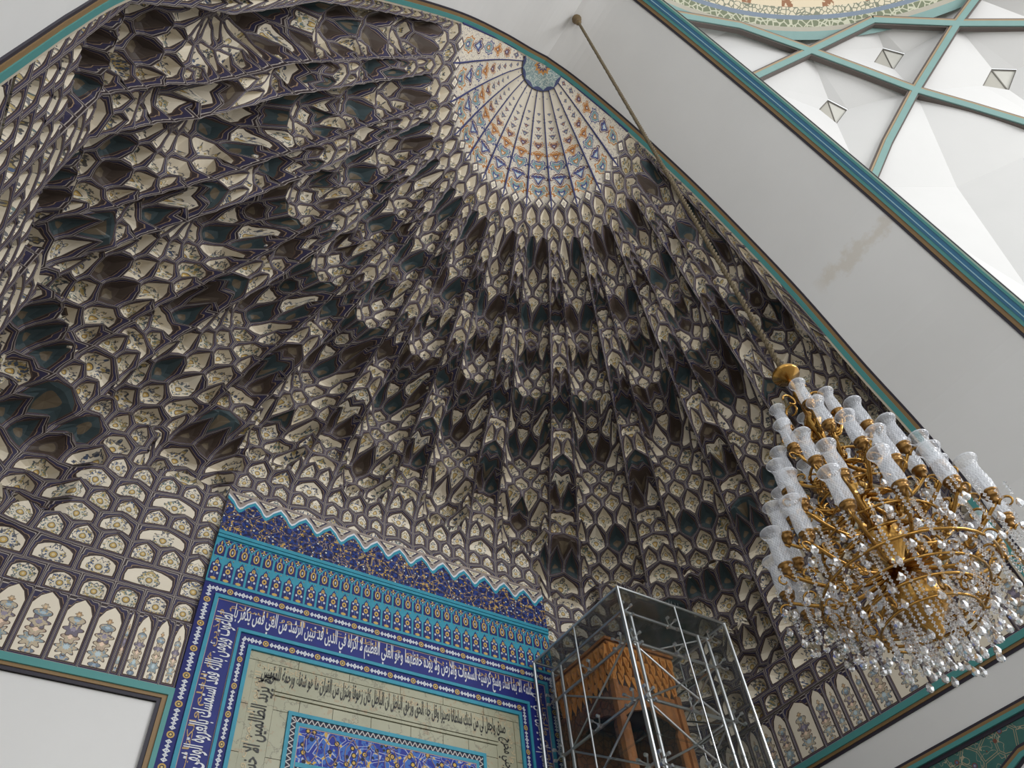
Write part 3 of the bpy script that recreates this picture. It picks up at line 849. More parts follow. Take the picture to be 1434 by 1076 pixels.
def ushape(name, mat, xo, xi, zo, zi, y=YW, th=0.06, uvs=False):
    # an upside-down U with mitred corners; uv: metres along, -1..1 across
    m = MB(); z_ = 0.05
    O = [(-xo, z_), (-xo, zo), (xo, zo), (xo, z_)]; I = [(-xi, z_), (-xi, zi), (xi, zi), (xi, z_)]
    for i in range(3):
        L = math.hypot(O[i+1][0]-O[i][0], O[i+1][1]-O[i][1])
        a, b, c, d = O[i], O[i+1], I[i+1], I[i]
        al = lambda p: ((p[1] if i != 1 else p[0] + xo + 0.21), 0)
        m.face([(a[0], y, a[1]), (b[0], y, b[1]), (c[0], y, c[1]), (d[0], y, d[1])], [(al(a)[0], 1), (al(b)[0], 1), (al(c)[0], -1), (al(d)[0], -1)])
        m.face([(a[0], y, a[1]), (b[0], y, b[1]), (b[0], y+th, b[1]), (a[0], y+th, a[1])])
        m.face([(d[0], y, d[1]), (c[0], y, c[1]), (c[0], y+th, c[1]), (d[0], y+th, d[1])])
    return m.build(name, mat, mihrab)
XM = 3.14
# cresting with stepped points, from the top down
NP, SPC = 14, 2*XM/14
def crest(name, mat, top, y, zb_, off):
    m = MB()
    for i in range(NP):
        x0, x1 = -XM + i*SPC, -XM + (i+1)*SPC
        pts = [(x0, top-off), (x0+SPC*0.25, top-0.10-off), (x0+SPC*0.40, top-0.20-off), (x0+SPC*0.5, top-0.235-off), (x0+SPC*0.60, top-0.20-off), (x0+SPC*0.75, top-0.10-off), (x1, top-off)]
        for a, b in zip(pts, pts[1:]):
            m.face([(a[0], y, zb_), (b[0], y, zb_), (b[0], y, b[1]), (a[0], y, a[1])], [(a[0], zb_), (b[0], zb_), b, a])
            m.face([(a[0], y, a[1]), (b[0], y, b[1]), (b[0], y+0.05, b[1]), (a[0], y+0.05, a[1])])
    return m.build(name, mat, mihrab)
slab('upper_field', plain('buff_panel', (0.30, 0.25, 0.22), 0.6), -XM, XM, 9.8, 10.74, 9.975, 0.04)
for i in range(NP):                                   # buff triangles between the points
    x = -XM + (i+0.5)*SPC
    m = MB()
    for k_, (sc_, mt) in enumerate(((1.0, 1), (0.72, 0))):
        zc = 10.635
        T = [(x-0.17*sc_, zc+0.055*sc_), (x+0.17*sc_, zc+0.055*sc_), (x, zc-0.12*sc_)]
        m.face([(a, 9.968-0.003*k_, b) for a, b in T], [(0.2, 0.65), (0.8, 0.65), (0.5, 0.15)], mt, (0.6, 0.8, 0))
    m.build('buff_triangle', [PANEL, BORDER], mihrab)
crest('white_outline', WHITEG, 10.665, 9.966, 9.86, 0.0)
crest('turquoise_outline', CUER, 10.665, 9.958, 9.86, 0.045)
crest('flower_mosaic', MOSAIC, 10.665, 9.950, 9.86, 0.12)
slab('turquoise_cornice', CUER, -XM, XM, 9.80, 9.86, 9.925, 0.08)
slab('dark_joint', CUERD, -XM, XM, 9.785, 9.80, 9.945, 0.05)
slab('turquoise_cornice', CUER, -XM, XM, 9.735, 9.785, 9.925, 0.08)
slab('arcade_field', CUER, -XM, XM, 8.90, 9.735, 9.955, 0.05)
NA = 33; AS = 2*XM/NA
for i in range(NA):
    x = -XM + (i+0.5)*AS; w2 = AS*0.40
    m = MB()                                          # upper lotus tile with pointed head, shared dark gable above
    P = [(-w2, 9.40), (w2, 9.40), (w2, 9.57), (0, 9.70), (-w2, 9.57)]
    m.face([(x+a, 9.949, b) for a, b in P], [(a/w2, (b-9.40)/0.30) for a, b in P])
    for a, b in zip(P, P[1:]+P[:1]): m.face([(x+a[0], 9.949, a[1]), (x+b[0], 9.949, b[1]), (x+b[0], 9.956, b[1]), (x+a[0], 9.956, a[1])], [(9, 9)]*4)
    m.build('lotus_tile', LOTUS, mihrab)
    if i < NA-1:
        m = MB(); xc = x + AS/2
        m.face([(xc, 9.949, 9.595), (xc+AS*0.42, 9.949, 9.715), (xc-AS*0.42, 9.949, 9.715)], [(0, .1), (.8, .9), (-.8, .9)])
        m.build('gable_tile', LOTUS, mihrab)
    m = MB()                                          # lower flowering stem tile with lobed head
    P = [(-w2, 8.955), (w2, 8.955), (w2, 9.20), (w2*0.92, 9.25), (w2*0.55, 9.27), (w2*0.35, 9.31), (0, 9.36), (-w2*0.35, 9.31), (-w2*0.55, 9.27), (-w2*0.92, 9.25), (-w2, 9.20)]
    m.face([(x+a, 9.949, b) for a, b in P], [(a/w2, (b-8.955)/0.405) for a, b in P])
    for a, b in zip(P, P[1:]+P[:1]): m.face([(x+a[0], 9.949, a[1]), (x+b[0], 9.949, b[1]), (x+b[0], 9.956, b[1]), (x+a[0], 9.956, a[1])], [(9, 9)]*4)
    m.build('flower_tile', PLANT, mihrab)
m = MB()
for i in range(NA*2):
    x = -XM + (i+0.5)*AS/2; z = 9.352 if i % 2 else 9.372
    if i % 2 == 0: z = 9.385
    m.box((x, 9.952, z), (0.014, 0.01, 0.014))
tag(m.build('gold_dots', GOLDG, mihrab), kind='stuff')
slab('turquoise_cornice', CUER, -XM, XM, 8.90, 8.945, 9.935, 0.06)
ushape('star_strip', STRIP, XM, 2.955, 8.90, 8.725, YW-0.005)
ushape('turquoise_fillet', CUER, 2.955, 2.90, 8.725, 8.67, YW-0.03)
ushape('pink_line', PINKL, 2.90, 2.885, 8.67, 8.655, YW-0.002)
ushape('inscription_field', LAPIS, 2.885, 2.53, 8.655, 8.275, YW)
ushape('pink_line', PINKL, 2.53, 2.52, 8.275, 8.265, YW-0.002)
ushape('turquoise_fillet', CUER, 2.52, 2.475, 8.265, 8.215, YW-0.03)
ushape('star_strip', STRIP, 2.475, 2.335, 8.215, 8.045, YW-0.005)
ushape('turquoise_fillet', CUER, 2.335, 2.28, 8.045, 7.985, YW-0.03)
# onyx slabs: outer frame, inscription slabs, inner slabs, with open joints
def onyx(x0, x1, z0, z1, y): slab('onyx_slab', ONYX, x0+0.004, x1-0.004, z0+0.004, z1-0.004, y, 0.05)
edges = [-2.28, -1.55, -0.75, 0.1, 0.85, 1.6, 2.28]
for a, b in zip(edges, edges[1:]): onyx(a, b, 7.855, 7.985, YW+0.0)
for sg in (-1, 1):
    zs_ = [7.855, 7.2, 6.55, 5.9, 5.0, 4.0, 3.0, 2.0, 1.0, 0.1]
    for b, a in zip(zs_, zs_[1:]):
        onyx(min(sg*2.28, sg*2.17), max(sg*2.28, sg*2.17), a, b, YW)
        onyx(min(sg*1.82, sg*1.60), max(sg*1.82, sg*1.60), a, min(b, 7.40), YW+0.012)
slab('onyx_inscription', ONYX, -2.17, 2.17, 7.49, 7.855, YW+0.010, 0.04)
for sg in (-1, 1): slab('onyx_inscription', ONYX, min(sg*2.17, sg*1.82), max(sg*2.17, sg*1.82), 0.1, 7.49, YW+0.010, 0.04)
slab('onyx_moulding', ONYX, -1.84, 1.84, 7.455, 7.49, YW-0.015, 0.06)
slab('onyx_moulding', ONYX, -1.84, 1.84, 7.405, 7.445, YW-0.005, 0.05)
e2 = [-1.82, -1.45, -0.95, -0.35, 0.3, 0.85, 1.3, 1.82]
for a, b in zip(e2, e2[1:]): onyx(a, b, 7.225, 7.40, YW+0.014)
def mat_checker():
    k = NT('dogtooth_strip', 0.5, 0, 0.25); u, v = k.uv()
    f = k.math('ABSOLUTE', k.math('SUBTRACT', k.math('FRACT', k.math('DIVIDE', u, 0.085)), 0.5))
    t = k.math('LESS_THAN', k.math('ABSOLUTE', k.math('SUBTRACT', k.math('MULTIPLY', f, 4), k.math('ADD', 1.0, v))), 0.35)
    return k.color(k.mix(t, (0.015, 0.015, 0.035), (0.52, 0.50, 0.48)))
CHECK = mat_checker()
def upanel(xo, zo, wd, nm, mt, y): return ushape(nm, mt, xo, xo-wd, zo, zo-wd, y)
upanel(1.60, 7.225, 0.055, 'turquoise_fillet', CUER, YW-0.01)
upanel(1.545, 7.17, 0.075, 'dogtooth_strip', CHECK, YW+0.005)
upanel(1.47, 7.095, 0.05, 'turquoise_fillet', CUER, YW)
upanel(1.42, 7.045, 0.012, 'pink_line', PINKL, YW+0.004)
slab('blue_floral_panel', FLORAL, -1.408, 1.408, 6.56, 7.033, YW+0.008, 0.04, None, lambda p: (p[0], p[2]))
slab('turquoise_fillet', CUER, -1.41, 1.41, 6.50, 6.56, YW, 0.05)
slab('dogtooth_strip', CHECK, -1.41, 1.41, 6.42, 6.50, YW+0.005, 0.05, None, lambda p: (p[0], (p[2]-6.46)/0.04))
slab('turquoise_fillet', CUER, -1.41, 1.41, 6.36, 6.42, YW, 0.05)
slab('blue_floral_panel', FLORAL, -1.408, 1.408, 0.1, 6.36, YW+0.008, 0.04, None, lambda p: (p[0], p[2]))
# medallion outlines raised on the floral panel
def ogee_ring(x, z, hw, hh):
    L = []
    for i in range(24):
        a = 2*PI*i/24; L.append((x + hw*math.sin(a)*(1 if math.cos(a) < 0.6 else 0.8), YW+0.004, z + hh*math.cos(a)*(1 + 0.22*abs(math.cos(a))**6)))
    return L
for i in range(9):
    m = MB(); m.tube(ogee_ring(-1.22 + i*0.305, 6.80, 0.105, 0.17), 0.007, 4, closed=True); m.build('cartouche_outline', PINKL, mihrab)

# ------------------------------------------------------------------ calligraphy
AR = {'ا': ('FE8D', 'FE8E'), 'أ': ('FE83', 'FE84'), 'إ': ('FE87', 'FE88'), 'آ': ('FE81', 'FE82'), 'د': ('FEA9', 'FEAA'), 'ذ': ('FEAB', 'FEAC'), 'ر': ('FEAD', 'FEAE'), 'ز': ('FEAF', 'FEB0'), 'و': ('FEED', 'FEEE'), 'ة': ('FE93', 'FE94'), 'ى': ('FEEF', 'FEF0'), 'ؤ': ('FE85', 'FE86'), 'ء': ('FE80', 'FE80')}
for ch, b in zip('بتثجحخسشصضطظعغفقكلمنهي', (0xFE8F, 0xFE95, 0xFE99, 0xFE9D, 0xFEA1, 0xFEA5, 0xFEB1, 0xFEB5, 0xFEB9, 0xFEBD, 0xFEC1, 0xFEC5, 0xFEC9, 0xFECD, 0xFED1, 0xFED5, 0xFED9, 0xFEDD, 0xFEE1, 0xFEE5, 0xFEE9, 0xFEF1)):
    AR[ch] = tuple('%04X' % (b+i) for i in range(4))       # isolated, final, initial, medial
AR['ئ'] = ('FE89', 'FE8A', 'FE8B', 'FE8C')
LAM = {'ا': 0xFEFB, 'أ': 0xFEF7, 'إ': 0xFEF9, 'آ': 0xFEF5}
def shape(t):
    out = []; i = 0
    joins = lambda c: c in AR and len(AR[c]) == 4
    while i < len(t):
        c = t[i]
        if c not in AR: out.append(c); i += 1; continue
        prev = i > 0 and joins(t[i-1]) and c != 'ء'
        if c == 'ل' and i+1 < len(t) and t[i+1] in LAM:
            out.append(chr(LAM[t[i+1]] + (1 if prev else 0))); i += 2; continue
        nxt = len(AR[c]) == 4 and i+1 < len(t) and t[i+1] in AR and t[i+1] != 'ء'
        k = (3 if prev else 2) if nxt else (1 if prev else 0)
        out.append(chr(int(AR[c][k], 16))); i += 1
    return ''.join(reversed(out))
def glyphs(text, bold=0.0):
    cu = bpy.data.curves.new('lettering', 'FONT'); cu.body = shape(text); cu.size = 1.0; cu.offset = bold; cu.resolution_u = 2
    o = bpy.data.objects.new('lettering', cu); C.objects.link(o)
    me = o.evaluated_get(bpy.context.evaluated_depsgraph_get()).to_mesh()
    V = [(v.co.x, v.co.y) for v in me.vertices]; F = [tuple(p.vertices) for p in me.polygons]
    bpy.data.objects.remove(o); bpy.data.curves.remove(cu)
    return V, F
def letter(name, mat, text, rect, y, turn, bold=0.0, parent=None):
    # rect x0, x1, z0, z1 on the wall; turn 0 upright, 1 letters' heads to the left, -1 heads to the right
    V, F = glyphs(text, bold)
    if not V: return None
    ax_, bx_ = min(v[0] for v in V), max(v[0] for v in V); ay_, by_ = min(v[1] for v in V), max(v[1] for v in V)
    x0, x1, z0, z1 = rect; m = MB(); P = []
    for vx, vy in V:
        a, b = (vx-ax_)/(bx_-ax_), (vy-ay_)/(by_-ay_)
        if turn == 0: P.append((lerp(x0, x1, a), y, lerp(z0, z1, b)))
        elif turn == 1: P.append((lerp(x1, x0, b), y, lerp(z0, z1, a)))
        else: P.append((lerp(x0, x1, b), y, lerp(z1, z0, a)))
    m.idx(P, F)
    return tag(m.build(name, mat, parent or mihrab), kind='stuff')
T_TOP = 'علمه الا بما شاء وسع كرسيه السموات والارض ولا يؤده حفظهما وهو العلي العظيم لا اكراه في الدين قد تبين الرشد من الغي فمن يكفر با'
T_LEFT = 'لطاغوت ويؤمن بالله فقد استمسك بالعروة الوثقى لا'
T_RIGHT = 'يعلم ما بين ايديهم وما خلفهم ولا يحيطون بشيء من'
letter('white_inscription', WHITEG, T_TOP, (-2.62, 2.62, 8.28, 8.65), 9.944, 0, 0.013)
letter('white_inscription', WHITEG, T_LEFT, (-2.865, -2.55, 6.15, 8.46), 9.944, 1, 0.014)
letter('white_inscription', WHITEG, T_RIGHT, (2.55, 2.865, 6.15, 8.46), 9.944, -1, 0.014)
letter('gold_inscription', GOLDG, 'الله ولي الذين امنوا يخرجهم من الظلمات الى النور والسلام', (-2.70, 2.75, 8.50, 8.64), 9.947, 0, 0.004)
letter('gold_inscription', GOLDG, 'والذين هو العلم والكتاب', (-2.87, -2.74, 6.2, 8.5), 9.947, 1, 0.004)
letter('gold_inscription', GOLDG, 'والذين هو العلم والكتاب', (2.74, 2.87, 6.2, 8.5), 9.947, -1, 0.004)
letter('black_inscription', BLACKG, 'صدق واجعل لي من لدنك سلطانا نصيرا وقل جاء الحق وزهق الباطل ان الباطل كان زهوقا وننزل من القران ما هو شفاء ورحمة للمؤمنين', (-2.06, 2.0, 7.495, 7.84), 9.953, 0, 0.014)
letter('black_inscription', BLACKG, 'ولا يزيد الظالمين الا خسارا واذا', (-2.13, -1.84, 5.95, 7.68), 9.953, 1, 0.010)
letter('black_inscription', BLACKG, 'ادخلني مدخل صدق واخرجني مخرج', (1.84, 2.13, 5.95, 7.55), 9.953, -1, 0.010)
ONYXL = plain('carved_buff_letters', (0.52, 0.42, 0.26), 0.5)
letter('carved_inscription', ONYXL, 'الله نور السموات والارض مثل نوره كمشكوة فيها مصباح المصباح في زجاجة الزجاجة', (-2.14, 2.14, 7.70, 7.845), 9.956, 0, 0.0)
letter('carved_inscription', ONYXL, 'الله نور السموات والارض', (-2.16, -2.04, 5.9, 7.70), 9.956, 1, 0.0)
letter('carved_inscription', ONYXL, 'الله نور السموات والارض', (2.04, 2.16, 5.9, 7.70), 9.956, -1, 0.0)

# ------------------------------------------------------------------ lower frame on the right wall
def mat_arabesque():
    k = NT('green_arabesque', 0.5, 0, 0.3); o = k.obj()
    ed = k.voro(o, 3.2, 'DISTANCE_TO_EDGE').outputs['Distance']; vo = k.voro(o, 5.0, 'F1'); D = vo.outputs['Distance']
    nz = k.noise(o, 5, 2)
    c = k.mix(nz, (0.035, 0.115, 0.105), (0.06, 0.16, 0.14))
    c = k.mix(k.band(ed, 0.03, 0.055), c, (0.36, 0.29, 0.18))
    c = k.mix(k.band(nz, 0.49, 0.505), c, (0.38, 0.34, 0.24))
    c = k.mix(k.math('LESS_THAN', D, 0.20), c, (0.16, 0.06, 0.04))
    c = k.mix(k.math('LESS_THAN', D, 0.13), c, (0.10, 0.14, 0.26))
    c = k.mix(k.math('LESS_THAN', D, 0.05), c, (0.50, 0.42, 0.28))
    return k.color(c)
ARAB = mat_arabesque()
fr = empty('ornamental_wall_frame', (6.75, 4.5, 6), 'dark teal framed arabesque panel low on the right wall', 'wall panel')
def rbar(nm, mt, z0, z1, pr, y0=3.3, y1=9.8): return boxes(nm, mt, [((6.75-pr/2, (y0+y1)/2, (z0+z1)/2), (pr, y1-y0, z1-z0))], fr)
rbar('dark_fillet', DARKP, 6.41, 6.455, 0.03); rbar('ochre_fillet', GOLDP, 6.36, 6.41, 0.05); rbar('turquoise_fillet', TURQ, 6.30, 6.36, 0.07); rbar('dark_fillet', DARKP, 6.245, 6.30, 0.03)
rbar('arabesque_panel', ARAB, 0.2, 6.245, 0.012)
def rarch(nm, mt, off, wd, pr):
    P = [(3.3, 6.02-off), (4.75, 5.97-off), (5.10+off*0.2, 5.84-off), (5.36-off*0.6, 5.62-off*0.8), (5.46-off, 5.0), (5.46-off, 0.2)]
    Q = [(3.3, 6.02-off-wd), (4.75, 5.97-off-wd), (5.10-wd*0.2, 5.84-off-wd*1.0), (5.36-off*0.6-wd*0.7, 5.62-off*0.8-wd*0.7), (5.46-off-wd, 5.0), (5.46-off-wd, 0.2)]
    m = MB()
    for i in range(len(P)-1):
        x = 6.75-pr
        m.face([(x, *P[i]), (x, *P[i+1]), (x, *Q[i+1]), (x, *Q[i])])
        m.face([(x, *P[i]), (x, *P[i+1]), (6.75, *P[i+1]), (6.75, *P[i])]); m.face([(x, *Q[i]), (x, *Q[i+1]), (6.75, *Q[i+1]), (6.75, *Q[i])])
    return m.build(nm, mt, fr)
rarch('dark_fillet', DARKP, 0.0, 0.04, 0.03); rarch('ochre_fillet', GOLDP, 0.04, 0.05, 0.045); rarch('turquoise_fillet', TURQ, 0.09, 0.06, 0.06); rarch('dark_fillet', DARKP, 0.15, 0.05, 0.03)
m = MB(); m.face([(6.73, *q) for q in ((3.3, 5.82), (4.75, 5.77), (5.02, 5.66), (5.22, 5.5), (5.26, 5.0), (5.26, 0.2), (3.3, 0.2))]); m.build('white_niche_back', WHITE, fr)

# ------------------------------------------------------------------ carved wooden pulpit inside a glass case on a steel frame
def mat_wood():
    k = NT('carved_walnut', 0.45, 0, 0.4); o = k.obj()
    n1 = k.noise(o, 2.2, 4, 0.6)
    wv = k.node('ShaderNodeTexWave'); wv.inputs['Scale'].default_value = 1.6; wv.inputs['Distortion'].default_value = 6; wv.inputs['Detail'].default_value = 3
    k.put(wv.inputs['Vector'], o)
    c = k.mix(n1, (0.26, 0.09, 0.022), (0.52, 0.22, 0.06))  # orange raised in the colour to stand for a warm lamp's light
    c = k.mix(k.math('MULTIPLY', wv.outputs[1], 0.35), c, (0.10, 0.035, 0.014))
    ed = k.voro(o, 9, 'DISTANCE_TO_EDGE').outputs['Distance']
    k.bump(ed, 0.5, 0.03)
    return k.color(c)
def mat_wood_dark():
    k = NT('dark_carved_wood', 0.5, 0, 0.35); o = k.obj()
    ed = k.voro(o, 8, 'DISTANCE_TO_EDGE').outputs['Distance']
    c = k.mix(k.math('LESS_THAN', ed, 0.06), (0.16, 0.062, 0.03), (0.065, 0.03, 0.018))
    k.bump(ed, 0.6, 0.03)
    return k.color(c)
WOOD, WOODD = mat_wood(), mat_wood_dark()
WOODO = plain('lamplit_orange_wood', (0.60, 0.255, 0.055), 0.4, 0, 0.4, 0.3, 14)  # brighter orange: warm lamplight on the frieze put into the wood colour
WOODG = plain('recess_shade_wood', (0.035, 0.016, 0.010), 0.6)  # near-black core: shade between the pendants put into the colour
STEEL = plain('polished_steel_tube', (0.66, 0.68, 0.68), 0.30, 1.0, 0.5)
def mat_glass(name, tint, alpha, rough=0.05):
    k = NT(name, rough, 0, 0.6)
    k.b.inputs['Alpha'].default_value = alpha
    nz = k.noise(k.obj(), 1.5, 3)
    return k.color(k.mix(nz, [t*0.8 for t in tint], tint))
PANE = mat_glass('case_glass', (0.04, 0.05, 0.047), 0.14)
ROOFG = mat_glass('roof_glass', (0.07, 0.085, 0.078), 0.45)
PANEE = mat_glass('glass_edge', (0.16, 0.22, 0.20), 0.75)
CX0, CX1, CY0, CY1, CZ = 2.66, 5.03, 7.42, 9.86, 9.0
mb = empty('wooden_pulpit', (3.7, 9.0, 0), 'carved orange brown wooden pulpit with arched openings inside the glass case', 'pulpit')
PX0, PX1, PY0, PY1 = 3.0, 4.42, 8.3, 9.75
boxes('canopy_core', WOODG, [(((PX0+PX1)/2, (PY0+PY1)/2, 8.28), (PX1-PX0-0.10, PY1-PY0-0.10, 0.74))], mb)
boxes('cornice', WOOD, [(((PX0+PX1)/2, (PY0+PY1)/2, 8.665), (PX1-PX0+0.08, PY1-PY0+0.08, 0.05)), (((PX0+PX1)/2, (PY0+PY1)/2, 8.60), (PX1-PX0+0.02, PY1-PY0+0.02, 0.05))], mb)
def frieze(face, rowz, n, h, depth):
    # a row of carved pendant arches on one face
    for i in range(n):
        a0, a1 = i/n, (i+1)/n; m = MB()
        def pt(a, z, d):
            if face == 'front': return (lerp(PX0, PX1, a), PY0 + 0.05 - d, z)
            return (PX0 + 0.05 - d, lerp(PY0, PY1, a), z)
        am = (a0+a1)/2; a0, a1 = lerp(am, a0, .80), lerp(am, a1, .80); w_ = (a1-a0)
        P = [(a0, rowz), (a1, rowz), (a1, rowz-h*0.35), (am+w_*0.30, rowz-h*0.62), (am+w_*0.10, rowz-h*0.80), (am, rowz-h), (am-w_*0.10, rowz-h*0.80), (am-w_*0.30, rowz-h*0.62), (a0, rowz-h*0.35)]
        top = [pt(*q, depth) for q in P]; bot = [pt(*q, -0.02) for q in P]; inn = [pt(lerp(am, q[0], .55), lerp(rowz-h*0.4, q[1], .55), depth) for q in P]; deep = pt(am, rowz-h*0.4, depth*0.3)
        for k_ in range(len(P)):
            l = (k_+1) % len(P)
            m.face([top[k_], top[l], bot[l], bot[k_]]); m.face([top[k_], top[l], inn[l], inn[k_]]); m.face([inn[k_], inn[l], deep])
        m.build('carved_pendant', WOODO, mb)
for face in ('front', 'left'):
    frieze(face, 8.58, 9, 0.26, 0.09); frieze(face, 8.40, 10, 0.26, 0.065); frieze(face, 8.24, 9, 0.24, 0.04); frieze(face, 8.10, 10, 0.24, 0.015)
def pierced(face, a0, a1, z0, z1, mt, name):
    # panel with a pointed arch opening
    m = MB(); d0, d1 = 0.0, 0.06
    def pt(a, z, d):
        return (lerp(PX0, PX1, a), PY0+0.05+d, z) if face == 'front' else (PX0+0.05+d, lerp(PY0, PY1, a), z)
    am = (a0+a1)/2; w_ = (a1-a0)*0.34; zs_ = z1 - 0.62; hh = 0.34
    A = [(am-w_, z0)] + [(am-w_, zs_), (am-w_*1.12, zs_+hh*0.30), (am-w_*0.80, zs_+hh*0.62), (am-w_*0.35, zs_+hh*0.80), (am, zs_+hh*1.05), (am+w_*0.35, zs_+hh*0.80), (am+w_*0.80, zs_+hh*0.62), (am+w_*1.12, zs_+hh*0.30), (am+w_, zs_)] + [(am+w_, z0)]
    O = [(a0, z0), (a0, zs_), (a0, zs_+hh*.5), (a0, z1), (lerp(a0, am, .5), z1), (am, z1), (lerp(a1, am, .5), z1), (a1, z1), (a1, zs_+hh*.5), (a1, zs_), (a1, z0)]
    for i in range(len(A)-1):
        m.face([pt(*O[i], d0), pt(*O[i+1], d0), pt(*A[i+1], d0), pt(*A[i], d0)]); m.face([pt(*A[i], d0), pt(*A[i+1], d0), pt(*A[i+1], d1), pt(*A[i], d1)])
    m.build(name, mt, mb)
pierced('front', 0.0, 1.0, 4.6, 7.92, WOOD, 'front_panel')
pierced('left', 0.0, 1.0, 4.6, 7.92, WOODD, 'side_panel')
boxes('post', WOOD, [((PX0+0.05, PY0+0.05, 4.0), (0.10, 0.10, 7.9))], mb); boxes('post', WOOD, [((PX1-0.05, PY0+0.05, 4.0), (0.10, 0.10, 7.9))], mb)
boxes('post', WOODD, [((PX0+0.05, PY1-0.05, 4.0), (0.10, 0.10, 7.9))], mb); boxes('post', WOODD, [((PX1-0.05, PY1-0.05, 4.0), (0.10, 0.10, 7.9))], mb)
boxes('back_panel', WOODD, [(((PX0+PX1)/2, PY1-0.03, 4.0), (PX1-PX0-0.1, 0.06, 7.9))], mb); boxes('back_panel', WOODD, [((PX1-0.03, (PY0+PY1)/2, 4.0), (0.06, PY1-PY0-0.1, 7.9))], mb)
boxes('steps', WOODD, [(((PX0+PX1)/2, (PY0+PY1)/2, 2.0), (PX1-PX0-0.12, PY1-PY0-0.12, 4.0))], mb)

case = empty('glass_case', (3.8, 8.6, 0), 'tall glass case with polished steel tube frame standing beside the tiled niche', 'display case')
def pane(name, pts, th, nrm):
    m = MB(); n = Vector(nrm)*th; P = [Vector(p) for p in pts]; Q = [p + n for p in P]
    m.face(P); m.face(Q, None, 0)
    for i in range(4): m.face([P[i], P[(i+1) % 4], Q[(i+1) % 4], Q[i]], None, 1)
    return m.build(name, [ROOFG if name == 'roof_pane' else PANE, PANEE], case)
XMID, YMID = 3.88, 8.64
zc = [9.0, 6.6, 4.2, 1.9, 0.0]
for a, b in zip(zc, zc[1:]):
    for xa, xb in ((CX0, XMID), (XMID, CX1)): pane('glass_pane', [(xa+.008, CY0, a-.008), (xb-.008, CY0, a-.008), (xb-.008, CY0, b+.008), (xa+.008, CY0, b+.008)], 0.015, (0, 1, 0))
    for ya, yb in ((CY0, YMID), (YMID, CY1)):
        pane('glass_pane', [(CX0, ya+.008, a-.008), (CX0, yb-.008, a-.008), (CX0, yb-.008, b+.008), (CX0, ya+.008, b+.008)], 0.015, (1, 0, 0))
        pane('glass_pane', [(CX1, ya+.008, a-.008), (CX1, yb-.008, a-.008), (CX1, yb-.008, b+.008), (CX1, ya+.008, b+.008)], 0.015, (-1, 0, 0))
for xa, xb in ((CX0, XMID), (XMID, CX1)):
    for ya, yb in ((CY0, YMID), (YMID, CY1)):
        pane('roof_pane', [(xa, ya, CZ), (xb, ya, CZ), (xb, yb, CZ), (xa, yb, CZ)], 0.02, (0, 0, 1))
def rod(name, a, b, r, mt=STEEL):
    m = MB(); m.tube([a, b], r, 8); return m.build(name, mt, case)
for x, y in ((CX0, CY0), (CX1, CY0), (CX0, CY1), (CX1, CY1)): rod('corner_strip', (x, y, 0), (x, y, CZ), 0.028)
rod('joint_strip', (XMID, CY0, 0), (XMID, CY0, CZ), 0.014); rod('joint_strip', (CX0, YMID, 0), (CX0, YMID, CZ), 0.014); rod('joint_strip', (CX1, YMID, 0), (CX1, YMID, CZ), 0.012)
for a, b in (((CX0, CY0), (CX1, CY0)), ((CX0, CY0), (CX0, CY1)), ((CX1, CY0), (CX1, CY1)), ((CX0, CY1), (CX1, CY1))): rod('roof_edge', (*a, CZ), (*b, CZ), 0.022)
I0, I1, J0, J1 = 2.92, 4.80, 7.70, 9.70
posts = [(I0, J0), (I0+0.18, J0), (I1, J0), (I1-0.22, J0), (I0, J1), (I0, J1-0.25), (I1, J1), (I1, J1-0.22)]
for x, y in posts: rod('frame_post', (x, y, 0), (x, y, 8.80), 0.030)
lev = [8.80, 8.26, 7.32, 6.35, 5.4, 4.4, 3.4, 2.4, 1.4, 0.5]
for k_, z in enumerate(lev):
    rod('frame_beam', (I0, J0, z), (I1, J0, z), 0.026); rod('frame_beam', (I0, J0, z), (I0, J1, z), 0.026)
    rod('frame_beam', (I1, J0, z), (I1, J1, z), 0.026)
    if k_ == 0: rod('frame_beam', (I0, J1, z), (I1, J1, z), 0.026)
for a, b in zip(lev[1:], lev[2:]):
    for q in ((I0+.18, I1-.22), ):
        mid = (q[0]+q[1])/2 + 0.02
        rod('brace_rod', (I0+.1, J0+0.02, a), (mid, J0+0.02, (a+b)/2-0.05), 0.018); rod('brace_rod', (I1-.1, J0+0.02, a), (mid, J0+0.02, (a+b)/2-0.05), 0.018)
        rod('brace_rod', (I0+.1, J0+0.02, b), (mid, J0+0.02, (a+b)/2-0.05), 0.018); rod('brace_rod', (I1-.1, J0+0.02, b), (mid, J0+0.02, (a+b)/2-0.05), 0.018)
    rod('brace_rod', (I0+0.02, J0+.1, a), (I0+0.02, J1-.2, b), 0.018); rod('brace_rod', (I0+0.02, J0+.1, b), (I0+0.02, J1-.2, a), 0.018)
    rod('brace_rod', (I1, J0+.1, a), (I1, J1-.2, b), 0.016); rod('brace_rod', (I1, J0+.1, b), (I1, J1-.2, a), 0.016)
rod('brace_rod', (I0, J0, 8.80), (I1, J1, 8.80), 0.016); rod('brace_rod', (I1, J0, 8.80), (I0, J1, 8.80), 0.016)
def spider(p, n, name='spider_fitting'):
    # four armed glass fitting with a hub and little discs
    m = MB(); p = Vector(p); n = Vector(n); u = Vector((0, 0, 1)); s = n.cross(u)
    m.tube([p, p + n*0.10], 0.022, 6)
    for a, b in ((1, 1), (1, -1), (-1, 1), (-1, -1)):
        q = p + n*0.12 + (u*a + s*b)*0.085
        m.tube([p + n*0.06, q], 0.012, 5); m.tube([q, q + n*0.05], 0.026, 6)
    m.build(name, STEEL, case)
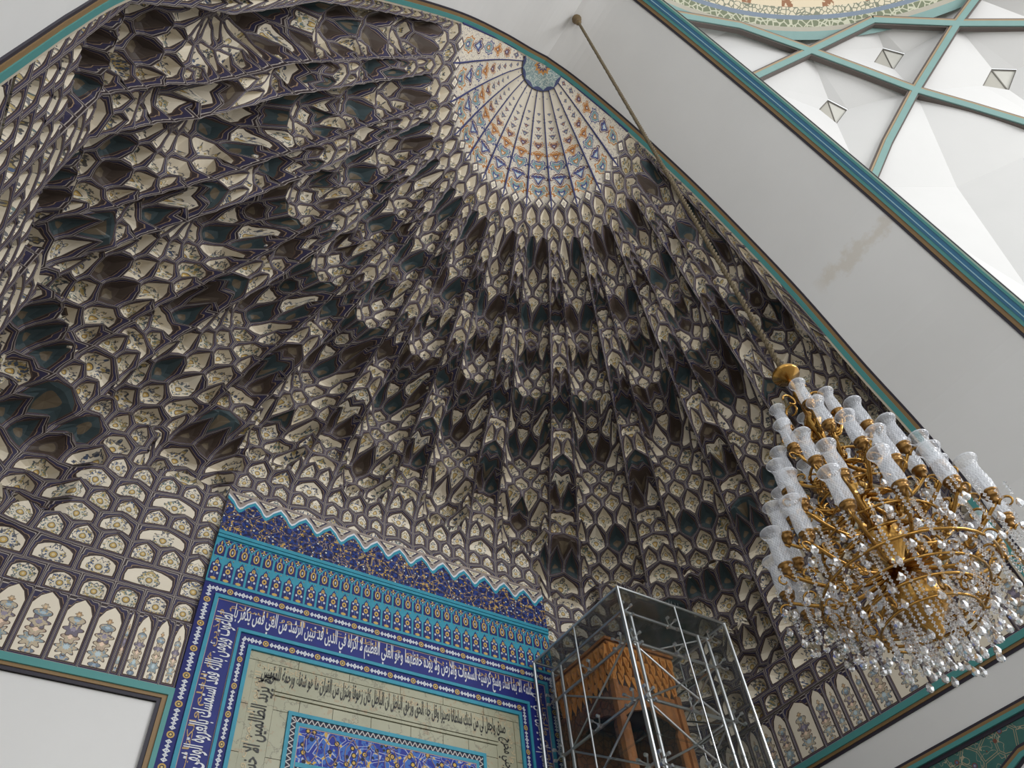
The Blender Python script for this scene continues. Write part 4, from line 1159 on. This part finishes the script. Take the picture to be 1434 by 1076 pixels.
for z in lev[:6]:
    if z == 8.80: spider((I0, J0, z-0.05), (0, -1, 0)); spider((XMID, J0, z-0.05), (0, -1, 0)); spider((I1, J0, z-0.05), (0, -1, 0)); continue
    for x in (I0+0.05, XMID, I1): spider((x, J0, z), (0, -1, 0))
    for y in (J0+0.1, YMID, J1-0.05): spider((I0, y, z), (-1, 0, 0))
m = MB()
for i in range(46):                                   # bird spikes along the roof edge
    x = lerp(CX0, CX1, i/45); m.tube([(x, CY0, CZ), (x + R_.uniform(-.02, .02), CY0 - R_.uniform(-.03, .03), CZ+0.075)], [0.004, 0.001], 3)
tag(m.build('bird_spikes', STEEL, case), kind='stuff')

# ------------------------------------------------------------------ chandelier
BRASS = plain('antique_brass', (0.40, 0.225, 0.06), 0.22, 1.0, 0.5, 0.25, 20)
BRASSD = plain('dark_brass', (0.22, 0.12, 0.04), 0.28, 1.0, 0.5, 0.25, 20)
def mat_shade():
    k = NT('etched_glass_shade', 0.12, 0, 0.9)
    u, v = k.uv()
    a = k.math('ABSOLUTE', k.math('SUBTRACT', k.math('FRACT', k.math('ADD', k.math('MULTIPLY', u, 18), k.math('MULTIPLY', v, 9))), 0.5))
    b = k.math('ABSOLUTE', k.math('SUBTRACT', k.math('FRACT', k.math('SUBTRACT', k.math('MULTIPLY', u, 18), k.math('MULTIPLY', v, 9))), 0.5))
    g = k.math('MINIMUM', a, b)
    cut = k.math('MULTIPLY', k.math('LESS_THAN', g, 0.12), k.band(v, 0.05, 0.86))
    nz = k.noise(k.obj(), 18, 2)
    k.put(k.b.inputs['Alpha'], k.math('ADD', k.math('MULTIPLY', cut, 0.30), k.math('ADD', 0.20, k.math('MULTIPLY', nz, 0.30))))
    k.bump(g, 0.5, 0.01)
    return k.color(k.mix(cut, (0.80, 0.83, 0.88), (0.62, 0.64, 0.68)))
SHADE = mat_shade()
k = NT('cut_crystal', 0.03, 0, 0.9); k.b.inputs['Base Color'].default_value = (0.95, 0.97, 1.0, 1); k.b.inputs['Transmission Weight'].default_value = 0.85; k.b.inputs['Alpha'].default_value = 0.85
CRYSTAL = k.m
CA = Vector((0.1, 2.1, 0))
ch = empty('chandelier', (CA.x, CA.y, 7.0), 'tiered brass chandelier with etched glass shades and hanging crystal strands', 'chandelier')
def ring_pt(r, a, z): return Vector((CA.x + r*math.cos(a), CA.y + r*math.sin(a), z))
m = MB(); m.lathe([(0.0, 7.10), (0.03, 7.095), (0.05, 7.07), (0.115, 7.055), (0.13, 7.03), (0.125, 7.00), (0.06, 6.975), (0.03, 6.95), (0.0, 6.95)], CA, 20); m.build('canopy_dish', BRASS, ch, True)
m = MB(); prof = [(0.012, 6.96), (0.03, 6.86), (0.018, 6.78), (0.05, 6.72), (0.022, 6.62), (0.035, 6.45), (0.075, 6.38), (0.09, 6.32), (0.04, 6.25), (0.03, 6.05), (0.07, 5.98), (0.11, 5.90), (0.055, 5.82), (0.045, 5.65), (0.10, 5.56), (0.14, 5.48), (0.07, 5.38), (0.06, 5.22), (0.13, 5.14), (0.18, 5.02), (0.15, 4.92), (0.08, 4.84), (0.07, 4.70), (0.15, 4.62), (0.21, 4.52), (0.19, 4.42), (0.10, 4.34), (0.06, 4.28), (0.05, 4.24), (0.0, 4.20)]
m.lathe(prof, CA, 18); m.build('central_stem', BRASS, ch, True)
# one hurricane shade, one cup, one arm per tier: copies share their mesh
SHP = [(0.050, 0.0), (0.056, 0.02), (0.060, 0.07), (0.057, 0.13), (0.052, 0.19), (0.051, 0.225), (0.060, 0.26), (0.074, 0.285), (0.080, 0.30)]
m = MB(); n = 18
for i in range(len(SHP)-1):
    for q in range(n):
        a, b = 2*PI*q/n, 2*PI*(q+1)/n; (r0, z0), (r1, z1) = SHP[i], SHP[i+1]
        m.face([(r0*math.cos(a), r0*math.sin(a), z0), (r0*math.cos(b), r0*math.sin(b), z0), (r1*math.cos(b), r1*math.sin(b), z1), (r1*math.cos(a), r1*math.sin(a), z1)], [(q/n, z0/.3), ((q+1)/n, z0/.3), ((q+1)/n, z1/.3), (q/n, z1/.3)])
m.lathe([(0.078, 0.298), (0.082, 0.304), (0.079, 0.310)], (0, 0, 0), n)
shade_me = m.mesh('glass_shade', SHADE, True)
m = MB(); m.lathe([(0.0, -0.085), (0.018, -0.08), (0.026, -0.06), (0.020, -0.05), (0.045, -0.038), (0.052, -0.02), (0.040, -0.008), (0.058, 0.002), (0.060, 0.014), (0.050, 0.02), (0.0, 0.022)], (0, 0, 0), 14)
cup_me = m.mesh('brass_cup', BRASSD, True)
m = MB(); m.lathe([(0.012, 0.02), (0.012, 0.13), (0.007, 0.14), (0.010, 0.16), (0.0, 0.19)], (0, 0, 0), 8); candle_me = m.mesh('candle_bulb', WHITEG, True)
def place(me, name, loc, rz, parent=ch, sc=1.0):
    o = bpy.data.objects.new(name, me); C.objects.link(o); o.parent = parent
    o.location = Vector(loc) - parent_origin(parent); o.rotation_euler = (0, 0, rz); o.scale = (sc, sc, sc); return o
def arm_mesh(r, rise):
    # S-scroll from the stem out and up to the cup with curls
    m = MB(); P = []
    for i in range(17):
        t = i/16; P.append((0.05 + (r-0.05)*t, 0, -0.16 - 0.13*math.sin(t*PI) + (0.09)*t + rise*(1-t)))
    P.append((r, 0, -0.05))
    m.tube(P, [0.020 - 0.007*i/17 for i in range(18)], 7)
    def curl(cx, cz, R, s0, s1, th):
        L = [(cx + R*(1-0.75*i/14)*math.cos(lerp(s0, s1, i/14)), 0, cz + R*(1-0.75*i/14)*math.sin(lerp(s0, s1, i/14))) for i in range(15)]
        m.tube(L, [th*(1-0.5*i/14) for i in range(15)], 6)
    curl(r*0.80, -0.075, 0.075, -1.6, 4.2, 0.012); curl(r*0.5, -0.20, 0.065, 1.6, -4.4, 0.012); curl(r+0.055, -0.115, 0.055, 2.8, -2.8, 0.010)
    for t in (0.35, 0.62, 0.85):                          # acanthus leaves
        x = r*t; z = -0.16 - 0.13*math.sin(t*PI) + 0.09*t + rise*(1-t)
        m.idx([(x-.035, 0, z), (x, .030, z+.02), (x+.05, 0, z+.07), (x, -.030, z+.02), (x, 0, z-.012)], [(0, 1, 4), (1, 2, 4), (2, 3, 4), (3, 0, 4), (0, 3, 2, 1)])
    return m.mesh('arm', BRASS, True)
TIERS = [(6.36, 0.22, 4, 0.6, 0.92), (5.93, 0.38, 7, 0.2, 0.95), (5.55, 0.52, 9, 0.5, 1.0), (5.22, 0.65, 11, 0.1, 1.0), (4.87, 0.79, 14, 0.3, 1.05)]
for z, r, n, ph, sc in TIERS:
    am = arm_mesh(r, 0.06)
    for q in range(n):
        a = 2*PI*q/n + ph; p = ring_pt(r, a, z)
        ao = place(am, 'arm', (CA.x, CA.y, z), a)
        for me_, nm_, k_ in ((shade_me, 'glass_shade', sc), (cup_me, 'brass_cup', 1), (candle_me, 'candle_bulb', 1)):
            c_ = bpy.data.objects.new(nm_, me_); C.objects.link(c_); c_.parent = ao; c_.location = (r, 0, 0); c_.scale = (k_, k_, k_)
# brass galleries: open rings with scrolls
def gallery(z, r, n, h):
    m = MB()
    m.tube([ring_pt(r, 2*PI*i/40, z) for i in range(40)], 0.012, 5, closed=True)
    m.tube([ring_pt(r*0.8, 2*PI*i/40, z-h) for i in range(40)], 0.010, 5, closed=True)
    for q in range(n):
        a = 2*PI*q/n
        L = []
        for i in range(13):
            t = lerp(0, 2*PI*0.9, i/12); L.append(ring_pt(r*(0.9) + 0.05*math.cos(t)*(1-i/26), a, z - h/2 + 0.055*math.sin(t)*(1-i/26)))
        m.tube(L, 0.009, 5)
    return m.build('scroll_gallery', BRASS, ch, True)
gallery(4.62, 0.62, 18, 0.10); gallery(5.02, 0.45, 14, 0.10); gallery(4.42, 0.42, 14, 0.10); gallery(5.40, 0.33, 10, 0.09); gallery(5.78, 0.25, 8, 0.09)
def octa(m, p, r, h):
    p = Vector(p); V = [p + Vector((r, 0, 0)), p + Vector((0, r, 0)), p - Vector((r, 0, 0)), p - Vector((0, r, 0)), p + Vector((0, 0, h)), p - Vector((0, 0, h))]
    m.idx(V, [(0, 1, 4), (1, 2, 4), (2, 3, 4), (3, 0, 4), (1, 0, 5), (2, 1, 5), (3, 2, 5), (0, 3, 5)])
def strand_mesh(L, bead, drop):
    m = MB(); z = 0.0; i = 0
    while z > -L:
        octa(m, (0, 0, z), bead*(1.25 if i % 5 == 0 else 1.0), bead*1.1); z -= bead*2.1; i += 1
    h = drop; z -= 0.02
    prof = [(0.004, z), (h*0.22, z-h*0.25), (h*0.36, z-h*0.62), (h*0.24, z-h*0.88), (0.0, z-h)]
    m.lathe(prof, (0, 0, 0), 6)
    return m.mesh('crystal_strand', CRYSTAL)
smesh = [strand_mesh(L, b, d) for L, b, d in ((0.30, 0.0145, 0.07), (0.36, 0.0145, 0.072), (0.42, 0.015, 0.075), (0.22, 0.0145, 0.07), (0.10, 0.013, 0.075), (0.45, 0.015, 0.075))]
for rr, n, zt, ids in ((0.84, 28, 4.82, (3, 4, 3)), (0.72, 30, 4.80, (3, 0)), (0.58, 32, 4.74, (0, 1)), (0.44, 26, 4.70, (1, 2)), (0.30, 20, 4.55, (2, 1)), (0.55, 20, 5.02, (4, 3)), (0.18, 12, 4.45, (1, 0)), (0.42, 14, 5.40, (4,)), (0.91, 12, 4.80, (4,))):
    for q in range(n):
        a = 2*PI*(q + R_.uniform(-.15, .15))/n
        place(smesh[ids[q % len(ids)]], 'crystal_strand', ring_pt(rr*R_.uniform(.97, 1.03), a, zt + R_.uniform(-.03, .02)), R_.uniform(0, 1))
def plume():
    m = MB()
    L = [(0.08 + 0.09*math.sin(t*PI*1.1), 0, 6.50 + 0.28*t) for t in [i/12 for i in range(13)]]
    return L
m = MB()
for q in range(5):                                    # brass crown of curls at the top
    a = 2*PI*q/5 + 0.3; L = []
    for i in range(16):
        t = i/15*2*PI*0.85; L.append(ring_pt(0.12 + 0.07*math.cos(t)*(1-i/30), a, 6.62 + 0.085*math.sin(t)*(1-i/30)))
    m.tube(L, 0.011, 5)
m.build('top_scrolls', BRASS, ch, True)
# twisted rope and ceiling hook
ROPE = plain('twisted_rope', (0.11, 0.085, 0.05), 0.8, 0, 0.2, 0.4, 60)
rp = empty('chandelier_rope', (CA.x, CA.y, 7.1), 'long twisted brown rope hanging the chandelier from the white arch', 'rope')
for ph in (0, PI):
    m = MB(); L = []
    for i in range(361):
        t = i/360; z = lerp(7.125, 19.92, t); a = ph + t*2*PI*80
        L.append((CA.x + 0.017*math.cos(a), CA.y + 0.017*math.sin(a), z))
    m.tube(L, 0.018, 5); m.build('rope_ply', ROPE, rp)
m = MB(); m.lathe([(0.0, 20.30), (0.10, 20.28), (0.11, 20.22), (0.05, 20.12), (0.04, 20.02), (0.07, 19.96), (0.035, 19.88), (0.0, 19.86)], CA, 12)
m.build('ceiling_hook', plain('hook_bronze', (0.20, 0.14, 0.07), 0.45, 0.6), rp, True)
